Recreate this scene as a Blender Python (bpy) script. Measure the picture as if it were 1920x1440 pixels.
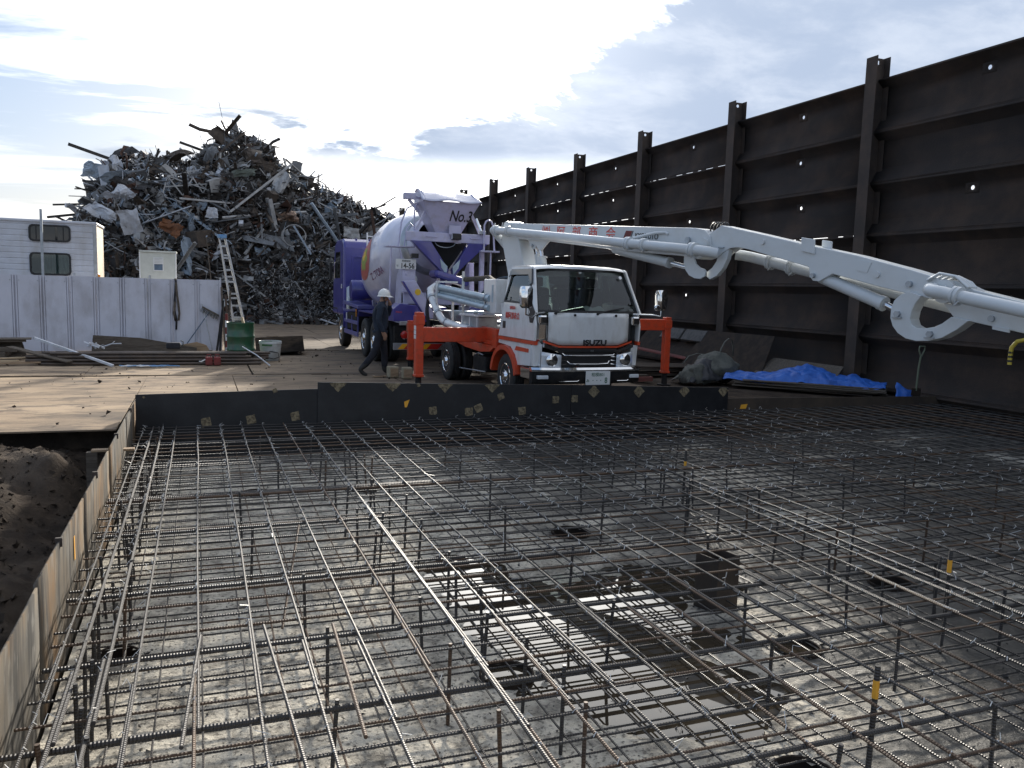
import bpy, bmesh, math, random
from mathutils import Vector, Matrix, noise
random.seed(7)
rnd = random.uniform
R = math.radians
S = bpy.context.scene
COL = S.collection
for o in list(bpy.data.objects): bpy.data.objects.remove(o)

# ---------------------------------------------------------------- camera
cam_d = bpy.data.cameras.new('camera'); cam = bpy.data.objects.new('camera', cam_d); COL.objects.link(cam)
cam_d.sensor_width = 36; cam_d.lens = 28.76; cam_d.clip_end = 3000; cam_d.clip_start = .05
def _camera_matrix():
    Y = Vector((-585, 193, -1534)).normalized(); X = Vector((4040, 60, -1534)).normalized()
    X = (X - Y * X.dot(Y)).normalized(); Z = X.cross(Y)
    m = Matrix((X, Y, Z)).to_4x4(); m.translation = Vector((0, 0, 1.84)); return m
cam.matrix_world = _camera_matrix()
S.camera = cam

# ---------------------------------------------------------------- sky, sun, exposure
SUN_AZ, SUN_EL = R(23), R(17.5)          # azimuth from +Y towards +X
SUN_DIR = Vector((math.sin(SUN_AZ) * math.cos(SUN_EL), math.cos(SUN_AZ) * math.cos(SUN_EL), math.sin(SUN_EL)))
world = bpy.data.worlds.new('World'); S.world = world; world.use_nodes = True
def build_sky():
    nt = world.node_tree; nt.nodes.clear(); N = nt.nodes.new; L = nt.links.new
    out = N('ShaderNodeOutputWorld'); bg = N('ShaderNodeBackground'); bg.inputs[1].default_value = .1
    sky = N('ShaderNodeTexSky'); sky.sky_type = 'NISHITA'; sky.sun_disc = False
    sky.sun_elevation = SUN_EL; sky.sun_rotation = SUN_AZ; sky.air_density = 1.0; sky.dust_density = 1.5
    tc = N('ShaderNodeTexCoord'); sep = N('ShaderNodeSeparateXYZ'); L(tc.outputs['Generated'], sep.inputs[0])
    def mth(op, a, b=None, clamp=False):
        n = N('ShaderNodeMath'); n.operation = op; n.use_clamp = clamp
        for i, v in enumerate((a, b)):
            if v is None: continue
            if isinstance(v, (int, float)): n.inputs[i].default_value = v
            else: L(v, n.inputs[i])
        return n.outputs[0]
    zz = mth('ADD', mth('MAXIMUM', sep.outputs[2], 0.0), .22)
    comb = N('ShaderNodeCombineXYZ')
    L(mth('DIVIDE', sep.outputs[0], zz), comb.inputs[0]); L(mth('DIVIDE', sep.outputs[1], zz), comb.inputs[1])
    def cloud(scale, detail, rough, rot, sc, lo, hi, loc=(0, 0, 0), dist=.0):
        mp = N('ShaderNodeMapping'); mp.inputs['Rotation'].default_value = (0, 0, rot); mp.inputs['Scale'].default_value = sc
        mp.inputs['Location'].default_value = loc
        L(comb.outputs[0], mp.inputs[0]); n = N('ShaderNodeTexNoise'); n.inputs['Scale'].default_value = scale
        n.inputs['Detail'].default_value = detail; n.inputs['Roughness'].default_value = rough; n.inputs['Distortion'].default_value = dist
        L(mp.outputs[0], n.inputs[0]); r = N('ShaderNodeMapRange'); r.interpolation_type = 'SMOOTHSTEP'
        r.inputs[1].default_value = lo; r.inputs[2].default_value = hi; L(n.outputs[0], r.inputs[0]); return r.outputs[0]
    veil = cloud(.8, 8, .6, R(-38), (1, 3.4, 1), .45, .65, (3.1, 1.7, 0), .6)      # high streaked veil
    puff = cloud(1.3, 10, .62, R(-10), (1, 1.5, 1), .25, .75, (9.2, 7.4, 0), .3)  # lower grey-blue banks
    fine = cloud(3.4, 8, .6, R(30), (1, 1.3, 1), .40, .70, (7, 2, 0), .2)
    hx = mth('DIVIDE', sep.outputs[0], mth('SQRT', mth('ADD', mth('ADD', mth('MULTIPLY', sep.outputs[0], sep.outputs[0]), mth('MULTIPLY', sep.outputs[1], sep.outputs[1])), .0001)))
    def step(lo, hi, src):
        r = N('ShaderNodeMapRange'); r.interpolation_type = 'SMOOTHSTEP'; r.inputs[1].default_value = lo; r.inputs[2].default_value = hi; L(src, r.inputs[0]); return r.outputs[0]
    right = step(.10, .36, hx); left = step(.24, -.02, hx)                          # cloud banks gather towards +X, thin streaks towards -X
    def mix(f, a, b):
        m = N('ShaderNodeMix'); m.data_type = 'RGBA'
        if isinstance(f, float): m.inputs[0].default_value = f
        else: L(f, m.inputs[0])
        for i, v in ((6, a), (7, b)):
            if isinstance(v, tuple): m.inputs[i].default_value = (*v, 1)
            else: L(v, m.inputs[i])
        return m.outputs[2]
    # brightening of the cloud veil round the hidden sun
    dot = N('ShaderNodeVectorMath'); dot.operation = 'DOT_PRODUCT'; L(tc.outputs['Generated'], dot.inputs[0]); dot.inputs[1].default_value = SUN_DIR
    glow = mth('POWER', mth('MAXIMUM', dot.outputs['Value'], 0.0), 9.0)
    core = mth('MULTIPLY', mth('POWER', mth('MAXIMUM', dot.outputs['Value'], 0.0), 150.0), 1.0)
    white = mix(glow, (5.3, 5.45, 5.75), (38.0, 37.4, 36.2))
    blue = mix(.6, sky.outputs[0], (2.0, 3.05, 5.1))
    thin = mth('MAXIMUM', veil, mth('SUBTRACT', 1.0, left, True))
    c = mix(mth('MULTIPLY', thin, .95), blue, white)
    edge = mth('SUBTRACT', mth('SUBTRACT', hx, .15), mth('MULTIPLY', mth('SUBTRACT', sep.outputs[2], .19), 3.0))
    bank = step(-.09, .10, mth('ADD', edge, mth('MULTIPLY', mth('SUBTRACT', puff, .5), .46)))
    bank = mth('MULTIPLY', bank, mth('MULTIPLY', step(.52, .36, sep.outputs[2]), step(.07, .165, sep.outputs[2])))   # the banks lie low, the veil above stays open
    c = mix(mth('MULTIPLY', bank, .985), c, mix(fine, (2.4, 3.05, 4.15), (4.3, 4.8, 5.6)))
    c = mix(mth('MULTIPLY', right, .30), c, (4.5, 5.2, 6.6))
    c = mix(mth('MULTIPLY', core, mth('SUBTRACT', 1.0, mth('MULTIPLY', bank, .97))), c, (70.0, 68.0, 64.0))
    low = mth('SUBTRACT', 1.0, mth('MULTIPLY', sep.outputs[2], 7.0), True)
    c = mix(mth('MULTIPLY', low, .40), c, (6.6, 6.5, 6.3))
    L(c, bg.inputs[0]); L(bg.outputs[0], out.inputs[0])
build_sky()
sun_d = bpy.data.lights.new('sun', 'SUN'); sun_d.energy = 5.0; sun_d.angle = R(2.0); sun_d.color = (1, .93, .82)
sun = bpy.data.objects.new('sun', sun_d); COL.objects.link(sun); sun.rotation_euler = SUN_DIR.to_track_quat('Z', 'Y').to_euler()
S.view_settings.view_transform = 'Standard'; S.view_settings.look = 'None'; S.view_settings.gamma = 1
S.view_settings.exposure = .65; S.view_settings.use_curve_mapping = False

# ---------------------------------------------------------------- materials
MATS = {}
def new_mat(name):
    m = bpy.data.materials.new(name); m.use_nodes = True; MATS[name] = m
    nt = m.node_tree; b = nt.nodes['Principled BSDF']; return m, nt, b
def rgba(c): return (c[0], c[1], c[2], 1)
def tex_noise(nt, scale, detail=5, rough=.6, coord='Object', sc=None, dist=0):
    N = nt.nodes.new; L = nt.links.new
    if coord == 'World': g = N('ShaderNodeNewGeometry'); src = g.outputs['Position']
    else: g = N('ShaderNodeTexCoord'); src = g.outputs['Object']
    if sc:
        mp = N('ShaderNodeMapping'); mp.inputs['Scale'].default_value = sc; L(src, mp.inputs[0]); src = mp.outputs[0]
    n = N('ShaderNodeTexNoise'); n.inputs['Scale'].default_value = scale; n.inputs['Detail'].default_value = detail
    n.inputs['Roughness'].default_value = rough; n.inputs['Distortion'].default_value = dist; L(src, n.inputs[0]); return n.outputs[0]
def ramp(nt, src, stops):
    r = nt.nodes.new('ShaderNodeValToRGB'); e = r.color_ramp.elements
    while len(e) < len(stops): e.new(.5)
    for i, (p, c) in enumerate(stops): e[i].position = p; e[i].color = rgba(c) if isinstance(c, tuple) else (c, c, c, 1)
    nt.links.new(src, r.inputs[0]); return r.outputs[0]
def mixc(nt, f, a, b, mode='MIX'):
    m = nt.nodes.new('ShaderNodeMix'); m.data_type = 'RGBA'; m.blend_type = mode
    if isinstance(f, (int, float)): m.inputs[0].default_value = f
    else: nt.links.new(f, m.inputs[0])
    for i, v in ((6, a), (7, b)):
        if isinstance(v, tuple): m.inputs[i].default_value = rgba(v)
        else: nt.links.new(v, m.inputs[i])
    return m.outputs[2]
def bump(nt, b, src, strength, dist=.01):
    n = nt.nodes.new('ShaderNodeBump'); n.inputs['Strength'].default_value = strength; n.inputs['Distance'].default_value = dist
    nt.links.new(src, n.inputs['Height'])
    nt.links.new(n.outputs[0], b.inputs['Normal']); return n
def mat(name, col, rough=.5, metal=0., col2=None, scale=4, lo=.4, hi=.65, bmp=0, bscale=40, rough2=None, coat=0, sc=None, coord='Object', dirt=None, spec=.5):
    m, nt, b = new_mat(name)
    b.inputs['Roughness'].default_value = rough; b.inputs['Metallic'].default_value = metal
    b.inputs['Coat Weight'].default_value = coat; b.inputs['Specular IOR Level'].default_value = spec
    b.inputs['Base Color'].default_value = rgba(col)
    if col2:
        n = tex_noise(nt, scale, 6, .62, coord, sc)
        c = ramp(nt, n, [(lo, col), (hi, col2)])
        if dirt:
            n2 = tex_noise(nt, dirt[1], 7, .65, coord, dirt[2] if len(dirt) > 2 else None)
            f = ramp(nt, n2, [(.48, 0.0), (.68, dirt[3] if len(dirt) > 3 else .8)]); c = mixc(nt, f, c, dirt[0])
        nt.links.new(c, b.inputs['Base Color'])
        if rough2 is not None: nt.links.new(ramp(nt, n, [(lo, rough), (hi, rough2)]), b.inputs['Roughness'])
    if bmp: bump(nt, b, tex_noise(nt, bscale, 6, .65, coord), bmp, .02)
    return m
def build_materials():
    mat('rust_wall', (.028, .020, .0155), .9, .0, (.064, .040, .027), 1.3, .42, .72, .25, 30, coord='World', dirt=((.016, .015, .016), .5, (1, .25, 2.5), .7))
    mat('rust_post', (.045, .035, .029), .8, .05, (.085, .058, .042), 2, .4, .7, .25, 30, coord='World')
    m, nt, b = new_mat('form_rust'); b.inputs['Roughness'].default_value = .95; b.inputs['Specular IOR Level'].default_value = .08
    q1 = tex_noise(nt, 1.6, 7, .62, 'World', (1, 1, .6)); q2 = tex_noise(nt, 1.0, 7, .66, 'World', (1, 7, .7)); q3 = tex_noise(nt, 3.0, 6, .6, 'World', (1, 3, 1))
    c = ramp(nt, q1, [(.40, (.105, .098, .087)), (.52, (.145, .122, .094)), (.64, (.18, .115, .064))])
    c = mixc(nt, ramp(nt, q2, [(.47, 0.0), (.60, .8)]), c, (.045, .044, .043)); c = mixc(nt, ramp(nt, q3, [(.56, 0.0), (.66, .5)]), c, (.21, .20, .18))
    nt.links.new(c, b.inputs['Base Color']); bump(nt, b, q2, .3, .02)
    mat('form_black', (.0075, .0085, .011), .42, 0, (.020, .021, .024), 3, .45, .75, .1, 20, coord='World')
    mat('form_brown', (.045, .034, .026), .7, .1, (.075, .055, .038), 2.5, bmp=.2, coord='World')
    mat('residue', (.24, .195, .12), .95, 0, (.09, .07, .045), 30, .4, .6, .4, 60)
    mat('spray_yellow', (.75, .36, .03), .6)
    mat('white_paint', (.72, .73, .73), .32, 0, (.60, .60, .58), 3, .45, .8, coat=.3)
    mat('boom_white', (.62, .65, .66), .38, 0, (.55, .56, .55), 2.0, .5, .8, .04, 25, coat=.2, dirt=((.46, .44, .40), 2.2, (.5, 1, 1), .25))
    mat('cab_white', (.72, .73, .73), .25, 0, (.66, .66, .65), 2, .5, .8, coat=.5, dirt=((.42, .38, .33), 5, (1, 1, .5), .35))
    mat('orange_red', (.60, .060, .016), .45, 0, (.45, .055, .022), 5, .5, .75, .05, 30, coat=.2, dirt=((.20, .06, .03), 9, (1, 1, 1), .5))
    mat('violet', (.050, .046, .25), .32, 0, (.040, .040, .19), 3, .45, .75, coat=.4)
    mat('violet_dirty', (.075, .07, .27), .45, 0, (.10, .10, .20), 4, .42, .7)
    mat('lilac', (.50, .49, .66), .38, 0, (.42, .41, .54), 3, .45, .75, coat=.2, dirt=((.36, .34, .34), 6, (1, 1, 1), .35))
    mat('drum_white', (.60, .60, .72), .3, 0, (.50, .50, .60), 2, .45, .75, coat=.4, dirt=((.40, .38, .40), 2.5, (1, 1, 1), .4))
    mat('drum_red', (.42, .07, .075), .4, 0, (.50, .15, .11), 6, .4, .6)
    mat('drum_green', (.20, .32, .06), .4, 0, (.40, .40, .08), 12, .4, .6)
    mat('chrome', (.80, .81, .82), .07, 1, (.7, .71, .72), 6)
    mat('steel_rod', (.72, .73, .75), .14, 1)
    mat('galv', (.42, .45, .48), .38, .7, (.32, .35, .38), 6, bmp=.1)
    mat('pipe_grey', (.40, .50, .56), .35, .15, (.30, .38, .43), 5, .45, .7)
    mat('alu', (.42, .43, .44), .4, .6, (.33, .33, .33), 8)
    mat('black_plastic', (.012, .012, .013), .45)
    mat('black_steel', (.010, .010, .011), .75, .0, (.025, .022, .02), 8, spec=.2)
    mat('rubber', (.016, .016, .016), .8, 0, (.03, .028, .025), 10, bmp=.2)
    mat('dark_hollow', (.004, .004, .004), .9)
    mat('seat_dark', (.02, .021, .024), .8)
    mat('paper', (.6, .6, .55), .8)
    mat('text_black', (.012, .012, .014), .5)
    mat('text_red', (.66, .06, .035), .5)
    mat('text_green', (.015, .10, .05), .5)
    mat('text_violet', (.16, .04, .12), .5)
    mat('amber', (.8, .28, .02), .2, coat=.5)
    mat('red_lens', (.45, .02, .015), .2, coat=.5)
    mat('lens', (.66, .69, .72), .12, .15, coat=.6); mat('matt_black', (.012, .011, .010), 1, 0, (.025, .021, .018), 5, spec=0)
    mat('hazard_yellow', (.85, .42, .02), .35)
    mat('hazard_red', (.50, .03, .02), .35)
    mat('yellow_sticker', (.8, .5, .03), .5)
    mat('canvas_white', (.55, .55, .66), .42, 0, (.45, .45, .56), 3, bmp=.3, bscale=12)
    mat('canvas_grey', (.10, .15, .21), .55, 0, (.07, .10, .14), 6, bmp=.3, bscale=14)
    mat('cloth_dark', (.018, .019, .024), .9, 0, (.03, .03, .034), 10, bmp=.3)
    mat('navy_cloth', (.010, .017, .032), .85, 0, (.016, .026, .044), 9, bmp=.5, bscale=22)
    mat('trouser_cloth', (.010, .011, .017), .88, 0, (.018, .019, .026), 9, bmp=.4, bscale=20)
    mat('skin', (.30, .17, .11), .6)
    mat('boot', (.022, .02, .018), .7)
    mat('helmet', (.72, .71, .66), .3, coat=.4)
    mat('fence_panel', (.58, .59, .66), .5, 0, (.53, .54, .60), 2, .4, .7, .05, coord='World', dirt=((.27, .25, .25), 1.6, (1, 1, .5), .5))
    mat('trailer_white', (.58, .60, .65), .5, 0, (.50, .51, .54), 3, .4, .7, coord='World', dirt=((.34, .31, .27), 1.5, (1, 1, .25), .5))
    mat('trailer_side', (.55, .42, .28), .7, 0, (.62, .53, .42), 3)
    mat('cabinet_cream', (.55, .56, .50), .55, 0, (.48, .49, .43), 5)
    mat('curtain', (.33, .36, .36), .8, 0, (.15, .16, .17), 5, sc=(9, 1, .6))
    mat('drum_paint', (.014, .088, .036), .45, 0, (.011, .062, .028), 5, .4, .7, dirt=((.06, .045, .03), 7, (1, 1, .4), .5), coat=.4)
    mat('pail', (.52, .54, .52), .5, 0, (.40, .40, .38), 6)
    mat('label_green', (.06, .16, .06), .6)
    mat('wood', (.34, .24, .15), .85, 0, (.22, .15, .09), 4, bmp=.3, sc=(1, 8, 8))
    mat('wood_grey', (.13, .11, .09), .95, 0, (.08, .066, .053), 4, spec=.15, bmp=.3, sc=(1, 8, 8))
    mat('wood_pale', (.50, .38, .24), .85, 0, (.38, .27, .16), 4, bmp=.3, sc=(1, 8, 8))
    mat('pipe_rust', (.075, .06, .05), .6, .4, (.13, .095, .07), 5, .4, .7, .1)
    mat('steel_brown', (.032, .026, .022), .85, .05, (.06, .043, .032), 5, .4, .7, .2, spec=.15)
    mat('rebar', (.066, .061, .057), .55, .3, (.044, .039, .036), 5, .4, .7)
    mat('rebar_rust', (.115, .068, .038), .7, .1, (.07, .050, .038), 7, .4, .65)
    mat('tie_wire', (.62, .62, .60), .45, .2)
    mat('white_scrap', (.60, .62, .66), .5, .1, (.48, .49, .50), 5)
    mat('plastic_white', (.7, .7, .68), .5)
    mat('blue_tarp', (.03, .14, .52), .5, 0, (.022, .10, .40), 6, bmp=.2, bscale=30)
    mat('blue_rope', (.10, .26, .50), .7, 0, (.25, .38, .52), 12)
    mat('bag_grey', (.11, .113, .097), .9, 0, (.06, .063, .055), 6, bmp=.4, bscale=25)
    mat('bag_dark', (.022, .023, .028), .6, 0, (.035, .036, .04), 6, bmp=.3, bscale=18)
    mat('red_paint', (.19, .025, .022), .6, 0, (.12, .025, .02), 6)
    mat('pink_wood', (.20, .06, .05), .8, 0, (.15, .06, .05), 6)
    mat('concrete_block', (.12, .113, .105), .95, 0, (.075, .072, .068), 8, bmp=.4)
    mat('camphor', (.30, .26, .18), .9, 0, (.24, .20, .13), 9, bmp=.2)
    mat('shovel_wood', (.13, .15, .10), .8)
    mat('yellow_hose', (.52, .40, .05), .5)
    mat('soil', (.036, .029, .024), 1, 0, (.075, .057, .043), 3, .4, .7, 1, 24, coord='World', dirt=((.12, .098, .078), .8, (1, 1, 1), .5), spec=.05)
    # trodden mud over the steel plates and the yard
    m, nt, b = new_mat('mud_plate')
    n1 = tex_noise(nt, .55, 8, .62, 'World', (.6, 1.3, 1)); n2 = tex_noise(nt, 2.6, 8, .66, 'World', (.55, 1.5, 1), .6); n3 = tex_noise(nt, 26, 5, .6, 'World')
    c = ramp(nt, n1, [(.32, (.16, .125, .092)), (.46, (.30, .222, .148)), (.60, (.40, .30, .20))])
    c = mixc(nt, ramp(nt, n2, [(.46, 0.0), (.66, .85)]), c, (.075, .062, .055))
    c = mixc(nt, ramp(nt, n3, [(.55, 0.0), (.72, .45)]), c, (.10, .085, .07))
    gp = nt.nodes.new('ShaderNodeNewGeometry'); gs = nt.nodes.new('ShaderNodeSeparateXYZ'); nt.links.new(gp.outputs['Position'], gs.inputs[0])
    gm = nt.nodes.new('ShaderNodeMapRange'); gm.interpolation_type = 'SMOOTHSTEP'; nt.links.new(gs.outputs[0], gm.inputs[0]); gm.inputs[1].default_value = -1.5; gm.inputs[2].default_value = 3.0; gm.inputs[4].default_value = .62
    c = mixc(nt, gm.outputs[0], c, (.062, .052, .044))       # oily mud and the shade about the lorries, painted in towards +X
    nt.links.new(c, b.inputs['Base Color']); b.inputs['Roughness'].default_value = .92; b.inputs['Specular IOR Level'].default_value = .12
    bump(nt, b, n2, .5, .02)
    # blinding concrete: pale, pocked, with damp dark patches
    m, nt, b = new_mat('blinding')
    n1 = tex_noise(nt, .75, 8, .62, 'World', None, .4); n2 = tex_noise(nt, 4.5, 8, .7, 'World'); n3 = tex_noise(nt, 34, 4, .6, 'World')
    dry = ramp(nt, n2, [(.34, (.14, .13, .112)), (.46, (.43, .395, .33)), (.57, (.64, .59, .49))])
    dry = mixc(nt, ramp(nt, n3, [(.53, 0.0), (.63, .8)]), dry, (.085, .078, .07))
    pos = nt.nodes.new('ShaderNodeNewGeometry'); sp = nt.nodes.new('ShaderNodeSeparateXYZ'); nt.links.new(pos.outputs['Position'], sp.inputs[0])
    mr = nt.nodes.new('ShaderNodeMapRange'); nt.links.new(sp.outputs[0], mr.inputs[0]); mr.inputs[1].default_value = .6; mr.inputs[2].default_value = 4.2
    mr.inputs[3].default_value = -.20; mr.inputs[4].default_value = .09          # the right half of the slab lies lower and wetter
    ad = nt.nodes.new('ShaderNodeMath'); ad.operation = 'ADD'; nt.links.new(n1, ad.inputs[0]); nt.links.new(mr.outputs[0], ad.inputs[1])
    ad2 = nt.nodes.new('ShaderNodeMath'); ad2.operation = 'MULTIPLY_ADD'; nt.links.new(n2, ad2.inputs[0]); ad2.inputs[1].default_value = .28; nt.links.new(ad.outputs[0], ad2.inputs[2])
    wet = ramp(nt, ad2.outputs[0], [(.61, 0.0), (.74, 1.0)])
    wetc = ramp(nt, n2, [(.35, (.026, .025, .022)), (.62, (.105, .098, .085))])
    c = mixc(nt, wet, dry, wetc); nt.links.new(c, b.inputs['Base Color'])
    nt.links.new(ramp(nt, wet, [(0, .9), (1, .55)]), b.inputs['Roughness'])
    bump(nt, b, n2, .9, .05); nt.links.new(ramp(nt, wet, [(0, .12), (1, .5)]), b.inputs['Specular IOR Level'])
    # muddy standing water
    m, nt, b = new_mat('water'); b.inputs['Base Color'].default_value = (.040, .032, .022, 1); b.inputs['Roughness'].default_value = .012; b.inputs['IOR'].default_value = 1.33
    b.inputs['Specular IOR Level'].default_value = .6
    # deformed bars: transverse ribs as relief
    for nm in ('rebar', 'rebar_rust'):
        m = MATS[nm]; nt = m.node_tree; b = nt.nodes['Principled BSDF']
        tcn = nt.nodes.new('ShaderNodeTexCoord'); w = nt.nodes.new('ShaderNodeTexWave'); w.bands_direction = 'X'
        w.inputs['Scale'].default_value = 21; w.inputs['Distortion'].default_value = 0; nt.links.new(tcn.outputs['Object'], w.inputs[0])
        bump(nt, b, w.outputs['Fac'], .9, .004)
    # vehicle glass
    m, nt, b = new_mat('glass'); nt.nodes.remove(b); o = nt.nodes['Material Output']
    tr = nt.nodes.new('ShaderNodeBsdfTransparent'); tr.inputs[0].default_value = (.58, .66, .64, 1)
    gl = nt.nodes.new('ShaderNodeBsdfGlossy'); gl.inputs['Roughness'].default_value = .01; gl.inputs[0].default_value = (.9, .95, 1, 1)
    fr = nt.nodes.new('ShaderNodeFresnel'); fr.inputs[0].default_value = 1.6
    mx = nt.nodes.new('ShaderNodeMixShader'); nt.links.new(fr.outputs[0], mx.inputs[0]); nt.links.new(tr.outputs[0], mx.inputs[1]); nt.links.new(gl.outputs[0], mx.inputs[2]); nt.links.new(mx.outputs[0], o.inputs[0])
    mat('glass_dark', (.012, .014, .016), .04, coat=.3)
build_materials()

# ---------------------------------------------------------------- mesh helpers
class B:
    """collects shapes for ONE mesh object"""
    def __init__(s): s.v = []; s.f = []; s.mi = []; s.cur = 0
    def add(s, vs, fs):
        k = len(s.v); s.v += [tuple(v) for v in vs]
        for f in fs: s.f.append(tuple(i + k for i in f)); s.mi.append(s.cur)
        return s
    def box(s, x0, x1, y0, y1, z0, z1, m=None):
        vs = [Vector((x, y, z)) for z in (z0, z1) for y in (y0, y1) for x in (x0, x1)]
        if m: vs = [m @ v for v in vs]
        return s.add(vs, [(0, 2, 3, 1), (4, 5, 7, 6), (0, 1, 5, 4), (2, 6, 7, 3), (0, 4, 6, 2), (1, 3, 7, 5)])
    def bar(s, p, q, w, h, up=(0, 0, 1)):
        p, q = Vector(p), Vector(q); d = (q - p).normalized(); u = Vector(up)
        if abs(d.dot(u)) > .98: u = Vector((0, 1, 0))
        r = d.cross(u).normalized(); u = r.cross(d)
        vs = [a + r * sx * w / 2 + u * sz * h / 2 for a in (p, q) for sx, sz in ((-1, -1), (1, -1), (1, 1), (-1, 1))]
        return s.add(vs, [(0, 1, 2, 3), (7, 6, 5, 4), (0, 4, 5, 1), (1, 5, 6, 2), (2, 6, 7, 3), (3, 7, 4, 0)])
    def tube(s, pts, r, n=8, r2=None, caps=True):
        pts = [Vector(p) for p in pts]; k = len(pts); rings = []; prev = None
        for i, p in enumerate(pts):
            d = (pts[min(i + 1, k - 1)] - pts[max(i - 1, 0)]).normalized()
            if prev is None:
                a = Vector((0, 0, 1)) if abs(d.z) < .9 else Vector((1, 0, 0)); u = d.cross(a).normalized()
            else: u = (prev - d * prev.dot(d)).normalized()
            prev = u; w = d.cross(u); rr = r[i] if isinstance(r, (list, tuple)) else (r if r2 is None else r + (r2 - r) * i / (k - 1))
            rings.append([p + (u * math.cos(t) + w * math.sin(t)) * rr for t in (2 * math.pi * j / n for j in range(n))])
        return s.loft(rings, caps)
    def loft(s, rings, caps=True, closed=True):
        n = len(rings[0]); vs = [v for r in rings for v in r]; fs = []
        for i in range(len(rings) - 1):
            for j in range(n if closed else n - 1):
                a, b = i * n + j, i * n + (j + 1) % n; fs.append((a, b, b + n, a + n))
        if caps: fs.append(tuple(reversed(range(n)))); fs.append(tuple((len(rings) - 1) * n + j for j in range(n)))
        return s.add(vs, fs)
    def lathe(s, prof, o=(0, 0, 0), axis=(1, 0, 0), n=24, caps=True):
        a = Vector(axis).normalized(); t = Vector((0, 0, 1)) if abs(a.z) < .9 else Vector((1, 0, 0)); u = a.cross(t).normalized(); w = a.cross(u); o = Vector(o)
        return s.loft([[o + a * d + (u * math.cos(2 * math.pi * j / n) + w * math.sin(2 * math.pi * j / n)) * r for j in range(n)] for d, r in prof], caps)
    def prism(s, poly, ax, t0, t1, m=None):
        """polygon in the plane normal to axis ax ('x': (y,z), 'y': (x,z), 'z': (x,y)), thick from t0 to t1"""
        f = {'x': lambda p, t: Vector((t, p[0], p[1])), 'y': lambda p, t: Vector((p[0], t, p[1])), 'z': lambda p, t: Vector((p[0], p[1], t))}[ax]
        n = len(poly); vs = [f(p, t) for t in (t0, t1) for p in poly]
        if m: vs = [m @ v for v in vs]
        return s.add(vs, [tuple(reversed(range(n))), tuple(range(n, 2 * n))] + [(i, (i + 1) % n, n + (i + 1) % n, n + i) for i in range(n)])
    def ring_prism(s, outer, inner, ax, t0, t1):
        """plate with a hole: outer and inner outlines with the same number of points"""
        f = {'x': lambda p, t: Vector((t, p[0], p[1])), 'y': lambda p, t: Vector((p[0], t, p[1])), 'z': lambda p, t: Vector((p[0], p[1], t))}[ax]
        n = len(outer); vs = [f(p, t) for t in (t0, t1) for lp in (outer, inner) for p in lp]; fs = []
        for i in range(n):
            j = (i + 1) % n
            fs += [(i, j, n + j, n + i), (2 * n + i, 3 * n + i, 3 * n + j, 2 * n + j), (i, 2 * n + i, 2 * n + j, j), (n + i, n + j, 3 * n + j, 3 * n + i)]
        return s.add(vs, fs)
    def grid(s, fn, nu, nv):
        vs = [fn(i / nu, j / nv) for j in range(nv + 1) for i in range(nu + 1)]
        return s.add(vs, [(j * (nu + 1) + i, j * (nu + 1) + i + 1, (j + 1) * (nu + 1) + i + 1, (j + 1) * (nu + 1) + i) for j in range(nv) for i in range(nu)])
    def mesh(s, name, mats, smooth=None, fix=True):
        me = bpy.data.meshes.new(name); me.from_pydata(s.v, [], s.f)
        for m in ([mats] if isinstance(mats, str) else mats): me.materials.append(MATS[m])
        if any(s.mi): me.polygons.foreach_set('material_index', s.mi)
        if fix:
            bm = bmesh.new(); bm.from_mesh(me); bmesh.ops.recalc_face_normals(bm, faces=bm.faces); bm.to_mesh(me); bm.free()
        if smooth:
            me.polygons.foreach_set('use_smooth', [True] * len(me.polygons)); me.set_sharp_from_angle(angle=R(smooth))
        me.update(); return me
    def make(s, name, mats, parent=None, smooth=None, bevel=0, loc=None, rot=None, thick=0, fix=True):
        o = bpy.data.objects.new(name, s.mesh(name, mats, smooth, fix)); COL.objects.link(o)
        if parent: o.parent = parent
        if loc: o.location = loc
        if rot: o.rotation_euler = rot
        if thick: md = o.modifiers.new('thick', 'SOLIDIFY'); md.thickness = thick; md.offset = 0
        if bevel:
            md = o.modifiers.new('bevel', 'BEVEL'); md.width = bevel; md.segments = 2; md.limit_method = 'ANGLE'; md.angle_limit = R(40)
        return o
def tag(o, label, cat, group=None):
    o['label'] = label; o['category'] = cat
    if group: o['group'] = group
    return o
def thing(name, label, cat, loc=(0, 0, 0), rz=0, group=None):
    o = bpy.data.objects.new(name, None); COL.objects.link(o); o.location = loc; o.rotation_euler = (0, 0, rz); o.empty_display_size = .2
    return tag(o, label, cat, group)
def part(name, me, parent, loc=(0, 0, 0), rot=(0, 0, 0)):
    o = bpy.data.objects.new(name, me); COL.objects.link(o); o.parent = parent; o.location = loc; o.rotation_euler = rot; return o
def lettering(name, s, size, m, parent, mtx, shear=0, sx=1, align='CENTER', bold=0):
    cu = bpy.data.curves.new(name, 'FONT'); cu.body = s; cu.size = size; cu.align_x = align; cu.shear = shear; cu.extrude = .002; cu.offset = bold
    t = bpy.data.objects.new(name, cu); COL.objects.link(t)
    dg = bpy.context.evaluated_depsgraph_get(); me = bpy.data.meshes.new_from_object(t.evaluated_get(dg)); bpy.data.objects.remove(t)
    me.materials.clear(); me.materials.append(MATS[m])
    o = bpy.data.objects.new(name, me); COL.objects.link(o); o.parent = parent; o.matrix_local = mtx @ Matrix.Diagonal((sx, 1, 1, 1)); return o
FRONT = Matrix(((1, 0, 0, 0), (0, 0, -1, 0), (0, 1, 0, 0), (0, 0, 0, 1)))       # text reading left to right when seen from -Y
LEFT = Matrix(((0, 0, -1, 0), (-1, 0, 0, 0), (0, 1, 0, 0), (0, 0, 0, 1)))       # text on a face that looks to -X
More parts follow.
